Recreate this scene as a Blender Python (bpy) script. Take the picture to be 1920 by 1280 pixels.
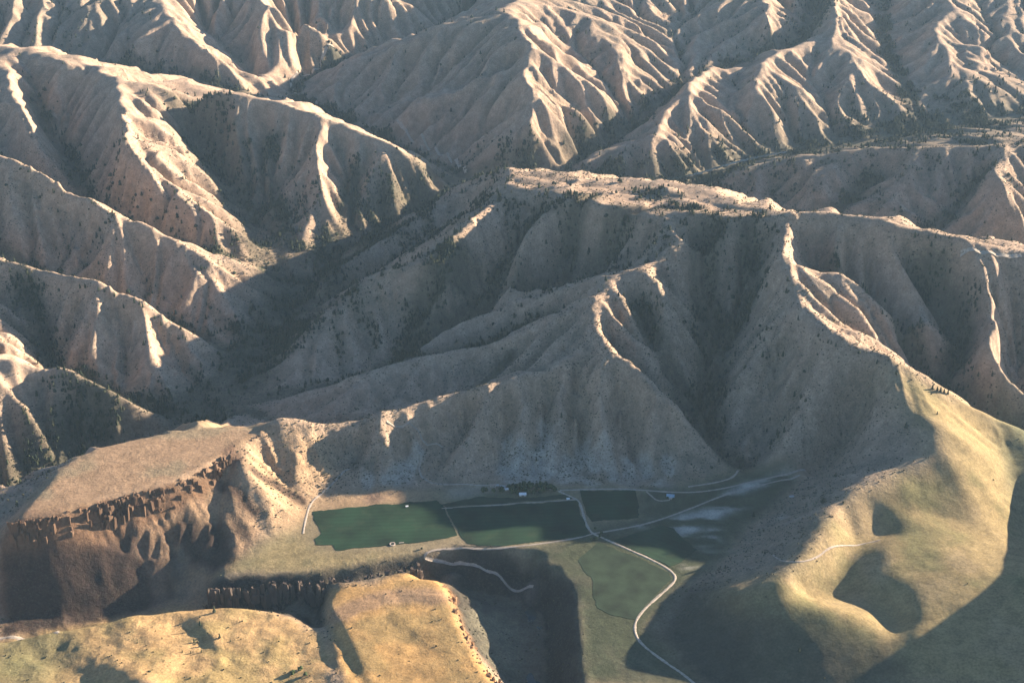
import bpy, bmesh, math, random, time
_T0 = time.time()
import numpy as np
from mathutils import Vector

random.seed(4)
RNG = np.random.default_rng(11)
scene = bpy.context.scene
for o in list(bpy.data.objects):
    bpy.data.objects.remove(o)
COL = scene.collection

# ------------------------------------------------------------------ camera, sky, sun, exposure
CAM_H = 1270.0                      # metres above the farm plain (z = 0)
PITCH = math.radians(25.0)
FOC = 2318.0                        # focal length in photograph pixels (1920 wide)
cam = bpy.data.cameras.new("camera")
cam.sensor_width = 36.0
cam.lens = 36.0 * FOC / 1920.0
cam.clip_start = 1.0
cam.clip_end = 40000.0
cam_ob = bpy.data.objects.new("camera", cam)
cam_ob.location = (0, 0, CAM_H)
cam_ob.rotation_euler = (math.pi / 2 - PITCH, 0, 0)
COL.objects.link(cam_ob)
scene.camera = cam_ob

SUN_EL = math.radians(15.8)
SUN_AZ = math.radians(24.5)         # measured from +X towards +Y
world = bpy.data.worlds.new("World")
scene.world = world
world.use_nodes = True
wn = world.node_tree.nodes
wl = world.node_tree.links
wn.clear()
w_out = wn.new("ShaderNodeOutputWorld")
w_bg = wn.new("ShaderNodeBackground")
w_sky = wn.new("ShaderNodeTexSky")
w_sky.sky_type = 'NISHITA'
w_sky.sun_disc = False
w_sky.sun_elevation = SUN_EL
w_sky.sun_rotation = math.pi / 2 - SUN_AZ
w_sky.altitude = 1500
w_sky.air_density = 1.0
w_sky.dust_density = 0.3
w_sky.ozone_density = 3.0
w_bg.inputs['Strength'].default_value = 0.05
wl.new(w_sky.outputs[0], w_bg.inputs[0])
wl.new(w_bg.outputs[0], w_out.inputs[0])

sun = bpy.data.lights.new("sun", 'SUN')
sun.energy = 5.0
sun.angle = math.radians(0.53)
sun.color = (1.0, 0.82, 0.63)
sun_ob = bpy.data.objects.new("sun", sun)
sd = Vector((math.cos(SUN_EL) * math.cos(SUN_AZ), math.cos(SUN_EL) * math.sin(SUN_AZ), math.sin(SUN_EL)))
sun_ob.rotation_euler = (-sd).to_track_quat('-Z', 'Y').to_euler()
sun_ob.location = (3000, 3000, 3000)
COL.objects.link(sun_ob)

scene.view_settings.view_transform = 'Standard'
scene.view_settings.look = 'None'
scene.view_settings.exposure = 2.0
scene.view_settings.gamma = 1.0
scene.view_settings.use_curve_mapping = False

HAZE_DENSITY = 1.6e-5

# ------------------------------------------------------------------ terrain survey: (column, row, elevation) of crest and creek points
CP, SP_ = math.cos(PITCH), math.sin(PITCH)

def ground(px, py, z):
    """map position of a surveyed point seen at that photograph column/row with elevation z"""
    a = (px - 960.0) / FOC
    b = (640.0 - py) / FOC
    dy = CP + b * SP_
    dz = -SP_ + b * CP
    t = (z - CAM_H) / dz
    return (a * t, dy * t, z)

LINES = dict(
 creek_main=[(-60,930,-60),(0,900,-45),(100,850,-30),(140,832,-28),(260,805,-22),(340,785,-12),(430,745,0),(450,690,12),(500,630,25),(545,560,42),(535,510,58),(510,465,75),(490,415,88),(470,400,95),(440,335,140),(400,285,185),(365,240,230),(340,195,290)],
 creek_right=[(545,560,42),(600,485,62),(650,435,78),(760,395,92),(840,348,104),(875,318,110)],
 creek_road=[(875,318,110),(850,300,114),(800,283,120),(700,232,140),(620,198,155),(560,180,165),(545,150,180),(580,125,195),(640,98,215),(760,75,240),(850,25,300),(900,-20,340)],
 creek_c4=[(875,318,110),(950,322,120),(1060,302,132),(1100,270,150),(1170,235,172),(1225,195,205),(1280,150,240),(1347,118,268),(1414,97,290),(1470,84,303),(1520,50,340),(1535,0,380)],
 creek_c5=[(950,325,119),(1060,335,119),(1200,335,119),(1290,325,120),(1370,300,128),(1420,288,134),(1560,262,148),(1720,238,168),(1920,200,205),(2200,170,240)],
 creek_c6=[(1290,330,118),(1390,372,115),(1500,398,114),(1600,425,108),(1750,456,98),(1920,472,90),(2300,500,70)],
 v_l1=[(340,785,-12),(250,748,8),(180,714,28),(111,685,50),(75,640,75),(72,585,110),(40,535,145)],
 v_l2=[(455,685,13),(400,628,30),(330,598,52),(250,555,85),(180,530,108),(100,505,130),(40,480,150),(-40,440,180)],
 v_l3=[(510,468,75),(440,468,90),(360,452,110),(280,425,130),(210,398,150),(160,360,165),(142,310,188),(112,252,230),(84,212,270),(60,165,320)],
 v_l4e=[(560,530,52),(520,400,98),(505,340,150),(500,285,205),(500,240,260)],
 v_l4f=[(640,440,76),(650,385,110),(660,340,150),(660,300,200)],
 v_l4z=[(130,345,172),(60,330,195),(10,280,235),(-30,230,280)],
 v_f0=[(560,180,165),(530,172,172),(440,160,205),(330,125,240),(200,105,270),(60,85,300),(-80,70,320)],
 v_f1=[(475,135,195),(468,110,220),(420,70,275),(380,35,320)],
 v_f2=[(560,140,190),(560,90,235),(550,50,280)],
 v2a=[(440,735,2),(500,735,10),(600,722,20),(684,700,32),(750,650,58),(860,590,95),(1000,542,132),(1120,500,175),(1230,455,225),(1300,430,265)],
 v2a1=[(750,650,58),(800,570,115),(840,520,165),(900,470,205)],
 v2a2=[(860,590,95),(920,520,150),(960,455,210),(1010,400,262)],
 v2a3=[(1000,542,132),(1060,480,190),(1090,430,235),(1120,390,275)],
 v2ab=[(640,718,24),(740,680,50),(850,650,84),(960,605,130),(1050,570,178)],
 v3=[(440,745,2),(480,770,10),(540,785,24),(610,796,40),(700,780,55),(800,747,68),(880,727,84),(915,690,105),(960,650,138)],
 gulch=[(1400,880,8),(1380,865,14),(1337,833,30),(1315,766,62),(1328,715,92),(1340,655,125),(1338,600,160),(1330,550,190),(1310,500,225),(1330,450,265)],
 gulch_b=[(1318,740,76),(1270,690,110),(1225,640,150),(1205,600,180),(1190,565,205)],
 gulch_c=[(1338,630,140),(1390,560,195),(1410,500,240),(1400,440,280)],
 v6=[(2000,830,25),(1920,800,50),(1850,765,75),(1780,718,100),(1760,690,112),(1690,640,140),(1630,590,170),(1570,540,210),(1530,490,250)],
 v7=[(1765,690,112),(1810,640,140),(1790,590,170),(1740,540,210),(1700,495,255)],
 v8=[(2000,770,70),(1920,740,100),(1870,640,150)],
 v9=[(1970,1080,25),(1930,1000,42),(1910,920,58),(1895,850,72),(1870,805,92)],
 # crests
 l1=[(-60,680,118),(0,688,105),(60,690,102),(100,695,95),(140,706,86),(180,725,72),(260,752,38),(310,775,3),(336,788,-10)],
 l1f=[(100,695,95),(80,750,58),(100,800,15)],
 l1b=[(0,598,125),(45,640,100),(80,690,60)],
 l2=[(-60,470,205),(0,492,185),(50,507,175),(100,524,168),(188,546,158),(232,564,148),(279,581,126),(316,605,98),(353,625,74),(420,648,30),(450,668,15)],
 l2s=[(200,549,156),(185,600,118),(175,660,72),(180,700,40)],
 l2t=[(279,581,126),(270,640,80),(300,700,40),(350,760,2)],
 l3=[(-60,290,325),(0,308,308),(60,335,288),(110,352,270),(160,385,240),(210,415,212),(279,437,190),(336,470,152),(403,494,120),(487,503,85),(531,531,58)],
 l3s=[(215,417,210),(205,470,160),(190,520,118)],
 l3t=[(20,315,302),(15,370,250),(30,430,195)],
 l3u=[(390,490,125),(400,545,85),(435,605,35)],
 l4a=[(10,95,390),(14,124,370),(34,195,328),(46,235,298),(84,295,235),(97,325,200)],
 l4b=[(215,160,345),(220,195,330),(222,228,314),(236,262,298),(224,285,280),(268,336,230),(336,376,186),(410,417,138),(460,440,102)],
 l4b2=[(285,172,335),(300,215,300),(330,250,270),(350,300,225),(400,340,178)],
 l4d=[(-60,85,395),(10,95,390),(60,110,380),(110,125,370),(215,160,345),(300,172,335),(400,190,320),(520,207,300),(600,235,272),(690,265,236),(780,303,190),(830,338,145),(850,350,112)],
 l4e=[(600,235,272),(592,300,212),(605,345,168),(625,400,105)],
 l4g=[(700,270,232),(720,320,180),(745,375,112)],
 l4h=[(450,197,312),(430,240,262),(450,290,205)],
 f0=[(-200,-30,470),(100,-35,455),(305,-30,440),(305,0,402),(308,25,380),(265,60,338),(248,95,292)],
 f1s=[(308,25,380),(340,65,335),(385,105,282),(460,145,208)],
 f2=[(480,-25,420),(495,10,385),(482,55,325),(478,105,245)],
 f3=[(495,10,385),(560,40,340),(620,75,275),(640,90,235)],
 f3b=[(560,40,340),(545,75,290),(550,110,232)],
 f4=[(640,-20,410),(720,10,360),(790,20,325),(700,40,300),(690,70,255)],
 fm_left=[(960,25,420),(930,38,410),(860,52,385),(780,72,345),(700,105,285),(630,130,225)],
 fm_a=[(930,38,410),(928,74,382),(938,97,362),(908,131,318),(872,157,280),(800,190,225),(730,215,178)],
 fm_a2=[(860,52,385),(868,85,345),(835,140,270),(780,165,215)],
 fm_v1=[(640,200,158),(720,190,190),(800,160,235),(850,120,290)],
 fm_v2=[(700,228,145),(800,215,190),(880,170,250),(950,120,330)],
 spine=[(960,25,420),(978,60,402),(997,108,366),(973,165,308),(1015,205,270),(985,248,220),(955,270,188),(945,300,148)],
 fm_b=[(973,165,308),(930,192,262),(870,220,205),(830,245,160)],
 fm_v3=[(800,272,128),(870,245,165),(940,215,222),(960,200,250)],
 fm_c=[(955,270,188),(900,285,150),(870,300,122)],
 s1=[(997,108,366),(1060,145,318),(1130,180,262),(1165,215,205)],
 s2=[(973,165,308),(1040,195,272),(1110,225,215),(1125,240,188)],
 s3=[(1015,205,270),(1060,237,218),(1088,268,168)],
 s4=[(985,248,220),(1020,272,182),(1050,296,142)],
 vs1=[(1175,230,174),(1140,215,215),(1075,182,268),(1010,150,318)],
 vs2=[(1105,262,155),(1095,245,185),(1040,212,238)],
 vs3=[(1072,295,138),(1050,270,178),(1010,240,222)],
 fm_r=[(960,25,420),(1070,18,402),(1110,38,380),(1154,60,350),(1190,87,312),(1240,115,262)],
 fm_r2=[(1154,60,350),(1172,95,310),(1165,125,285),(1168,172,228)],
 vfr=[(1185,215,190),(1140,145,265),(1085,85,330),(1040,55,370)],
 vfr2=[(1225,195,205),(1195,130,270),(1180,90,310)],
 ftop=[(960,25,420),(990,-40,450),(1200,-50,470),(1430,-40,450),(1445,15,398),(1442,50,362),(1446,80,312)],
 ftop_v=[(1280,148,240),(1270,80,300),(1250,20,370)],
 fr2=[(1430,-40,450),(1555,-30,440),(1562,30,392),(1568,60,352),(1590,95,310),(1640,115,268)],
 fr3=[(1568,60,352),(1520,75,325),(1480,95,305)],
 fr4=[(1510,82,320),(1450,112,300),(1424,128,290),(1468,151,264),(1495,175,238),(1518,205,204),(1545,240,160)],
 fr5=[(1424,128,290),(1402,178,248),(1440,205,212),(1490,238,165)],
 vfr5=[(1430,280,140),(1440,240,170),(1395,215,205),(1370,180,240),(1390,140,270)],
 vfr6=[(1560,260,148),(1555,215,190),(1540,165,235),(1500,125,280)],
 fr6=[(1590,95,310),(1600,140,270),(1620,190,215)],
 fr7=[(1600,90,312),(1660,120,265),(1690,150,228),(1720,190,190)],
 vtop=[(1720,238,168),(1710,170,222),(1670,100,280),(1650,30,340),(1660,-30,390)],
 fr8=[(1740,-40,440),(1767,0,400),(1800,30,368),(1838,62,325),(1860,110,270)],
 fr9=[(1812,-30,430),(1866,45,345),(1930,120,270)],
 fr10=[(1747,62,335),(1775,95,300),(1790,150,245),(1810,190,205)],
 fr10b=[(1790,20,375),(1747,62,335)],
 fr11=[(1747,62,335),(1840,85,290),(1900,125,250),(1960,160,225)],
 f5=[(1330,120,285),(1290,160,265),(1305,195,238),(1332,240,192),(1358,278,152)],
 f6=[(1290,160,265),(1245,212,222),(1235,250,194),(1225,265,184),(1270,290,158),(1298,312,132)],
 f6b=[(1225,265,184),(1157,273,168),(1075,303,138)],
 vf5=[(1330,308,126),(1300,262,178),(1275,225,210)],
 vf4=[(1130,255,166),(1200,235,192),(1240,190,232)],
 hr1=[(1330,345,128),(1420,312,155),(1520,302,183),(1602,290,205),(1717,291,225),(1794,286,238),(1920,288,250),(2150,280,270)],
 hr1v=[(1500,400,114),(1592,370,140),(1616,336,165),(1655,312,195)],
 hr1s=[(1602,290,205),(1555,330,172),(1530,360,145)],
 hr1t=[(1717,291,225),(1690,340,180),(1650,400,128)],
 hr2v=[(1700,448,102),(1735,413,128),(1800,380,155),(1850,315,220)],
 hr2=[(1880,292,246),(1850,325,226),(1870,357,206),(1888,392,178),(1925,428,135)],
 hr2s=[(1850,325,226),(1835,365,190),(1850,425,132)],
 # main massif
 crest=[(850,352,112),(900,332,205),(935,324,262),(950,325,280)],
 crest_east=[(1500,418,316),(1560,418,312),(1650,442,306),(1750,467,296),(1830,482,284),(1920,494,272),(2100,540,235),(2300,600,180)],
 l1v1=[(84,700,88),(77,750,43),(90,800,2)],
 l1s2=[(0,722,92),(50,756,57),(80,800,20)],
 l1v2=[(165,724,72),(160,780,18),(170,815,-16)],
 l1s3=[(210,738,56),(215,780,20)],
 l2v1=[(215,562,140),(225,620,90),(215,680,46),(235,730,14)],
 l2v2=[(310,612,86),(322,660,46),(350,720,8)],
 l2v3=[(55,515,165),(68,560,128)],
 l3v1=[(120,365,248),(130,420,193),(150,480,138)],
 l3v2=[(300,455,168),(290,500,126),(280,545,90)],
 l3v3=[(60,345,272),(75,420,203),(90,490,138)],
 r8v1=[(590,560,54),(640,520,70),(720,468,98),(800,430,133),(860,385,183)],
 r8a=[(960,330,280),(915,395,258),(880,440,238),(845,485,212),(800,515,186),(740,520,166),(700,525,152),(650,566,118),(590,620,76),(530,680,35),(490,715,14)],
 r8a2=[(845,485,212),(830,540,160),(790,590,112)],
 r8a3=[(700,525,152),(690,590,100),(640,660,48)],
 r8c=[(900,335,203),(820,385,165),(740,440,125),(660,490,95),(600,530,70)],
 r8b=[(1080,334,318),(1030,400,282),(985,450,240),(970,485,212),(945,540,160),(915,570,125)],
 r8d=[(1250,350,328),(1210,420,280),(1150,470,228),(1100,515,180)],
 r2a=[(560,725,22),(640,716,36),(724,678,65),(801,635,90),(841,609,108),(895,595,125),(942,581,142),(1010,555,175),(1043,545,195),(1110,535,215)],
 r2b=[(440,765,5),(480,756,18),(590,726,42),(680,706,68),(760,685,86),(830,666,104),(909,652,124),(950,640,138),(1040,592,182),(1112,555,214)],
 r2b_f=[(760,685,86),(745,730,62),(735,760,54)],
 r3=[(520,798,88),(560,800,80),(610,808,70),(640,804,70),(714,787,84),(751,777,86),(818,752,96),(875,737,106),(930,734,113),(976,722,118),(1036,698,130),(1092,664,155),(1117,640,172),(1104,600,196),(1112,555,214)],
 r3s1=[(714,787,84),(695,825,58),(682,865,28)],
 r3s1v=[(640,870,20),(665,835,42),(680,800,70)],
 r3s2=[(930,734,113),(908,790,75),(875,832,50),(815,895,12)],
 r3s2v=[(770,895,12),(800,860,30),(850,810,55),(872,765,85)],
 r3s3=[(976,722,118),(985,790,72),(965,850,35),(955,885,14)],
 r3s3v=[(915,885,14),(935,830,42),(948,770,80)],
 r3s4=[(1060,682,142),(1045,740,104),(1050,800,66),(1030,860,30)],
 r3s4v=[(1000,880,16),(1020,810,56),(1018,750,94)],
 r3s5=[(1130,690,158),(1110,740,118),(1130,800,78),(1150,870,25)],
 r3s5v=[(1078,885,14),(1090,820,50),(1085,760,94)],
 r4=[(1117,640,172),(1150,680,160),(1200,716,138),(1270,760,106),(1330,822,62),(1375,868,22)],
 r4s=[(1200,716,138),(1215,790,82),(1250,870,26)],
 r4sv=[(1195,890,12),(1180,820,58),(1165,760,98)],
 r4t=[(1270,760,106),(1290,820,66),(1310,885,14)],
 up1=[(1112,555,214),(1150,535,225),(1175,524,232),(1220,535,232),(1245,560,222),(1250,600,192),(1245,640,165)],
 up1b=[(1175,524,232),(1172,560,214),(1200,610,185),(1215,650,158)],
 up2=[(1175,524,232),(1240,500,245),(1290,470,272),(1380,425,305),(1430,400,322)],
 r5=[(1500,416,318),(1458,470,296),(1446,505,280),(1484,536,262),(1494,598,228),(1517,626,220),(1572,656,208),(1646,686,194),(1673,742,168),(1727,794,145),(1765,848,125),(1685,884,105),(1658,897,100),(1598,920,98),(1550,982,96),(1515,1038,90),(1475,1085,80),(1414,1108,64),(1340,1106,32)],
 r5b=[(1646,686,194),(1700,708,178),(1750,732,158),(1800,756,136),(1870,778,108),(1960,820,60)],
 r5_f1=[(1572,656,208),(1560,720,155),(1500,790,95),(1460,850,42)],
 r5_v1=[(1420,872,18),(1430,800,62),(1440,720,118),(1460,640,180)],
 r5_f2=[(1494,598,228),(1440,650,168),(1390,710,120)],
 r5_f3=[(1673,742,168),(1620,800,98),(1560,860,42)],
 r5_v2=[(1520,880,20),(1580,800,82),(1620,730,140)],
 r6=[(1560,418,312),(1559,474,286),(1616,534,245),(1660,565,225),(1717,596,200),(1764,612,180),(1800,630,150)],
 r6s=[(1660,565,225),(1685,620,182),(1712,668,128)],
 r7=[(1750,467,296),(1817,510,268),(1851,555,240),(1872,580,226),(1878,611,208),(1845,638,188),(1842,662,172),(1860,688,155),(1915,712,135),(1990,740,100)],
 r6b=[(1650,442,306),(1680,490,270),(1710,530,236),(1740,575,195)],
 # right-hand grassy hill
 hillr1=[(1765,848,125),(1800,900,100),(1830,950,78),(1850,1010,60)],
 hillr2=[(1598,920,98),(1680,955,82),(1760,970,72),(1820,985,66)],
 hillr3=[(1727,794,145),(1800,830,125),(1845,860,100)],
 spur_a=[(1598,920,98),(1608,960,86),(1616,1010,60)],
 v_spur=[(1578,935,88),(1582,975,72),(1600,1022,50)],
 v_spur2=[(1640,955,78),(1650,990,60),(1630,1020,52)],
 spur_b=[(1680,955,84),(1690,985,74),(1685,1010,64)],
 hollow=[(1650,1012,60),(1605,1030,53),(1585,1060,47),(1545,1095,43),(1500,1122,40)],
 bowl_rim=[(1700,1000,78),(1655,1035,70),(1662,1065,66),(1645,1098,58),(1610,1112,46)],
 knoll_a=[(1550,982,96),(1560,1010,84),(1540,1050,72),(1500,1085,66)],
 hollow2=[(1500,1122,32),(1560,1118,33),(1630,1125,35),(1670,1150,34),(1680,1190,30)],
 hillr4=[(1340,1106,32),(1380,1112,56),(1430,1118,60),(1500,1132,60),(1560,1142,58),(1630,1160,54)],
 bowl_rim2=[(1662,1065,66),(1700,1100,64),(1722,1135,64),(1715,1190,62)],
 hillr5=[(1722,1135,64),(1800,1120,72),(1860,1090,72)],
 foot_right=[(1260,1110,0),(1270,1180,-4),(1330,1250,-6),(1420,1330,-6)],
 foot_right2=[(1440,945,5),(1400,985,3),(1360,1035,1),(1310,1075,0)],
 # canyon
 river=[(1000,1400,-76),(1000,1280,-76),(998,1200,-75),(1000,1150,-75),(1010,1112,-74),(960,1100,-74),(850,1100,-73),(730,1118,-73),(600,1140,-72),(450,1165,-72),(330,1175,-71),(200,1185,-70),(60,1210,-70),(-100,1240,-70)],
 river_l=[(975,1400,-75),(975,1280,-75),(975,1200,-74),(980,1150,-73),(985,1125,-73)],
 bar=[(985,1125,-73),(940,1115,-70),(880,1105,-68)],
 rim_r=[(1115,1400,-4),(1085,1280,-4),(1080,1200,-3),(1078,1110,-2),(1060,1085,-2),(1005,1058,-1),(945,1037,-1),(850,1034,-1)],
 foot_r=[(1050,1400,-74),(1032,1280,-75),(1030,1200,-74),(1032,1130,-73)],
 roadbench=[(795,1045,-4),(860,1054,-14),(900,1064,-26),(940,1082,-42),(1000,1102,-66)],
 rim_f=[(795,1050,-6),(740,1068,-6),(700,1078,-6),(620,1083,-7),(560,1090,-7),(430,1098,-8),(390,1098,-9)],
 foot_f=[(860,1086,-62)]+[(p[0]-4,p[1]+46,-62) for p in ((740,1068),(700,1078),(620,1083),(560,1090),(430,1098),(390,1098))],
 mesa_low=[(-60,1170,-66),(0,1162,-66),(150,1152,-66),(270,1126,-66),(345,1102,-55),(385,1094,-30)],
 mesa_e=[(430,845,86),(480,905,55),(520,955,18),(545,985,4)],
 mesa_e2=[(520,800,88),(545,850,56),(585,905,20),(610,925,6)],
 mesa_ev=[(500,870,48),(545,925,14)],
 pa_edge=[(-60,1215,-24),(0,1200,-24),(120,1180,-24),(220,1160,-22),(330,1136,-20),(400,1131,-18),(520,1150,-20),(560,1162,-22),(600,1190,-22),(632,1225,-22),(615,1255,-24)],
 pa_1=[(330,1136,-20),(380,1180,-14),(420,1230,-6)],
 pa_2=[(150,1210,-22),(230,1240,-6),(300,1290,6)],
 pa_v=[(560,1290,-24),(430,1245,-18),(390,1210,-22),(370,1180,-24),(330,1165,-25)],
 pa_v2=[(330,1300,-18),(340,1260,-14),(370,1230,-20)],
 pa_v3=[(60,1230,-34),(120,1240,-30),(180,1300,-24)],
 gap=[(590,1142,-66),(600,1180,-58),(640,1225,-44),(660,1270,-30),(700,1320,-15)],
 pb_edge=[(700,1320,-10),(650,1245,-9),(620,1200,-9),(608,1150,-9),(612,1112,-9),(700,1095,-9),(800,1080,-9),(830,1092,-9),(842,1120,-8),(860,1170,-8),(880,1215,-8),(900,1250,-7),(945,1300,-7)],
 pb_foot=[(850,1110,-40),(872,1160,-40),(895,1210,-40),(925,1255,-40),(975,1310,-40)],
)
AREAS = [   # nearly level ground
 [(575,958,2),(600,940,3),(700,922,5),(800,922,5),(900,912,6),(1000,912,6),(1090,912,6),(1200,916,5),(1290,918,5),(1390,888,8),(1480,888,9),(1490,905,8),(1440,940,5),(1395,975,3),(1355,1025,1),(1305,1070,0),(1262,1110,-1),(1205,1180,-3),(1240,1240,-5),(1310,1300,-6),(1110,1300,-4),(1095,1200,-3),(1090,1105,-2),(1050,1072,-1),(960,1034,-1),(850,1030,-1),(795,1044,-3),(700,1075,-5),(560,1088,-6),(430,1095,-7),(398,1090,-7),(470,1045,-3),(540,1005,0)],
 [(24,972,84),(70,925,84),(112,880,84),(180,842,84),(300,816,85),(430,798,88),(510,799,88),(430,843,86),(398,868,84),(330,903,83),(200,936,83),(100,962,83)],
 [(660,1245,-9),(630,1200,-9),(618,1150,-9),(620,1117,-9),(700,1100,-9),(795,1085,-9),(822,1095,-9),(835,1130,-9),(850,1170,-8),(870,1215,-8),(890,1250,-8),(930,1300,-7),(930,1500,-5),(740,1500,-7),(710,1320,-9)],
 [(945,326,284),(1080,337,316),(1250,353,328),(1430,403,320),(1500,420,316),(1420,414,318),(1330,407,322),(1250,396,328),(1160,386,326),(1060,372,310),(960,348,280)],
 [(940,1108,-72),(985,1098,-71),(1015,1104,-72),(1000,1120,-74)],
]
WORLD_LINES = [   # country beyond the frame, in metres
 [(1300,1100,275),(1210,1300,225),(1150,1440,290),(1130,1540,235),(1100,1660,280),(1120,1760,205),(1150,1850,175),(1200,1950,110)],  # added unseen ridge, shaped to throw shade over the lower right corner
 [(700,1050,-5),(640,1300,-5)],
 [(1700,1300,40),(1500,1700,20),(1400,2000,20)],
 [(1900,2300,200),(1700,2450,230),(1500,2500,250)],
 [(2300,1900,150),(2100,2100,170),(1900,2300,200)],
 [(-1700,1700,150),(-1300,1850,110)],
 [(-1900,2300,200),(-1500,2350,160)],
 [(-2600,2700,320),(-1800,2800,260)],
 [(-3000,3400,420),(-2200,3400,360)],
 [(-3100,4300,450),(-2300,4300,420)],
 [(2900,3400,300),(2200,3300,270)],
 [(3000,4300,380),(2400,4300,330)],
 [(-3000,5600,560),(-1500,5700,540),(0,5700,540),(1500,5700,540),(3000,5600,560)],
 [(-3100,6700,680),(0,6800,700),(3100,6700,680)],
 [(-900,900,-10),(-300,900,-10),(300,950,-70),(420,900,-5)],
 [(-1500,1300,20),(-1000,1350,0)],
]

# ------------------------------------------------------------------ height field
GX0, GX1, GY0, GY1, GH = -3200.0, 3200.0, 850.0, 6900.0, 5.0
NX = int((GX1 - GX0) / GH) + 1
NY = int((GY1 - GY0) / GH) + 1

pts = []
line_pts = {}
def densify(poly, step=2.0):
    out = []
    for a, b in zip(poly[:-1], poly[1:]):
        a = np.array(a, float); b = np.array(b, float)
        n = max(2, int(np.linalg.norm(b[:2] - a[:2]) / step))
        t = np.linspace(0, 1, n, endpoint=False)[:, None]
        out.append(a + (b - a) * t)
    out.append(np.array([poly[-1]], float))
    return np.concatenate(out)

def smooth_poly(p, it=2):
    p = np.array(p, float)
    for _ in range(it):
        if len(p) < 3: break
        q = [p[0]]
        for a, b in zip(p[:-1], p[1:]):
            q += [a * .75 + b * .25, a * .25 + b * .75]
        q.append(p[-1])
        p = np.array(q)
    return p

for name, l in LINES.items():
    w = smooth_poly([ground(*q) for q in l], 2)
    d = densify(w)
    lift = np.clip((d[:, 2] - 12) / 60, 0, 1)
    vale = name[0] == 'v' or name.startswith(('creek', 'gulch')) or name.endswith('v') or '_v' in name or name == 'l1v1' or 'v' in name[2:4]
    if name not in ('river', 'river_l', 'bar', 'crest') and d[:, 1].min() > 1850:
        d[:, 2] += lift * (-13 if vale else 7) * (1.7 if name[:3] in ('r3s', 'r4s', 'r4t', 'r5_') else 1)            # beds cut deeper, crests stand prouder than the first survey
    line_pts[name] = d
    pts.append(d)
for l in WORLD_LINES:
    pts.append(densify(smooth_poly(l, 2)))
def cliff_foot(rim, out, drop):
    w = densify(smooth_poly([ground(*q) for q in rim], 2))
    tg = np.gradient(w[:, :2], axis=0); tg /= np.linalg.norm(tg, axis=1)[:, None] + 1e-9
    return np.c_[w[:, 0] + tg[:, 1] * out, w[:, 1] - tg[:, 0] * out, w[:, 2] - drop], w
MESA_RIM = [(22,975,84),(60,970,84),(120,964,83),(200,937,83),(270,920,83),(330,904,83),(370,887,84),(400,868,84),(430,845,86)]
mesa_foot, mesa_rim = cliff_foot(MESA_RIM, 14, 38)
pts += [mesa_foot, mesa_rim]
P = np.concatenate(pts)

def inside(poly, X, Y):
    poly = np.array(poly)
    c = np.zeros(X.shape, bool)
    j = len(poly) - 1
    for i in range(len(poly)):
        xi, yi = poly[i, 0], poly[i, 1]; xj, yj = poly[j, 0], poly[j, 1]
        m = ((yi > Y) != (yj > Y)) & (X < (xj - xi) * (Y - yi) / (yj - yi + 1e-9) + xi)
        c ^= m
        j = i
    return c

def area_points(poly):
    w = np.array([ground(*q) for q in poly])
    A = np.c_[w[:, 0], w[:, 1], np.ones(len(w))]
    k, *_ = np.linalg.lstsq(A, w[:, 2], rcond=None)
    gx = np.arange(w[:, 0].min(), w[:, 0].max(), GH); gy = np.arange(w[:, 1].min(), w[:, 1].max(), GH)
    X, Y = np.meshgrid(gx, gy)
    m = inside(w, X, Y)
    X, Y = X[m], Y[m]
    return np.c_[X, Y, X * k[0] + Y * k[1] + k[2]]

PA = np.concatenate([area_points(a) for a in AREAS])
ALLP = np.concatenate([P, PA])

def rasterise(points, h):
    nx = int((GX1 - GX0) / h) + 1; ny = int((GY1 - GY0) / h) + 1
    ix = np.round((points[:, 0] - GX0) / h).astype(int); iy = np.round((points[:, 1] - GY0) / h).astype(int)
    ok = (ix >= 0) & (ix < nx) & (iy >= 0) & (iy < ny)
    idx = iy[ok] * nx + ix[ok]
    s = np.bincount(idx, points[ok, 2], nx * ny); c = np.bincount(idx, None, nx * ny)
    m = (c > 0).reshape(ny, nx)
    v = np.where(m, (s / np.maximum(c, 1)).reshape(ny, nx), 0)
    return v, m

def resample(a, ny, nx):
    y = np.linspace(0, a.shape[0] - 1, ny); x = np.linspace(0, a.shape[1] - 1, nx)
    y0 = np.clip(y.astype(int), 0, a.shape[0] - 2); x0 = np.clip(x.astype(int), 0, a.shape[1] - 2)
    fy = (y - y0)[:, None]; fx = (x - x0)[None]
    b = a[y0] * (1 - fy) + a[y0 + 1] * fy
    return b[:, x0] * (1 - fx) + b[:, x0 + 1] * fx

def membrane():
    z = None
    for h, it in ((160, 400), (80, 300), (40, 200), (20, 120), (10, 70), (5, 30)):
        v, m = rasterise(ALLP, h)
        if z is None: z = np.full(v.shape, 150.0)
        else: z = resample(z, *v.shape)
        z = z.astype(np.float32); v = v.astype(np.float32)
        z = np.where(m, v, z)
        for _ in range(it):
            p = np.pad(z, 1, mode='edge')
            q = (p[:-2, 1:-1] + p[2:, 1:-1] + p[1:-1, :-2] + p[1:-1, 2:]) * 0.25
            z = np.where(m, v, q)
    return z

def blur(a, r):
    """three box blurs"""
    a = a.astype(np.float32)
    for _ in range(3):
        for ax in (0, 1):
            pad = [(0, 0), (0, 0)]; pad[ax] = (r + 1, r)
            c = np.cumsum(np.pad(a, pad, mode='edge'), axis=ax, dtype=np.float64)
            n = a.shape[ax]
            if ax == 0: a = ((c[2 * r + 1:2 * r + 1 + n] - c[:n]) / (2 * r + 1)).astype(np.float32)
            else: a = ((c[:, 2 * r + 1:2 * r + 1 + n] - c[:, :n]) / (2 * r + 1)).astype(np.float32)
    return a

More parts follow.
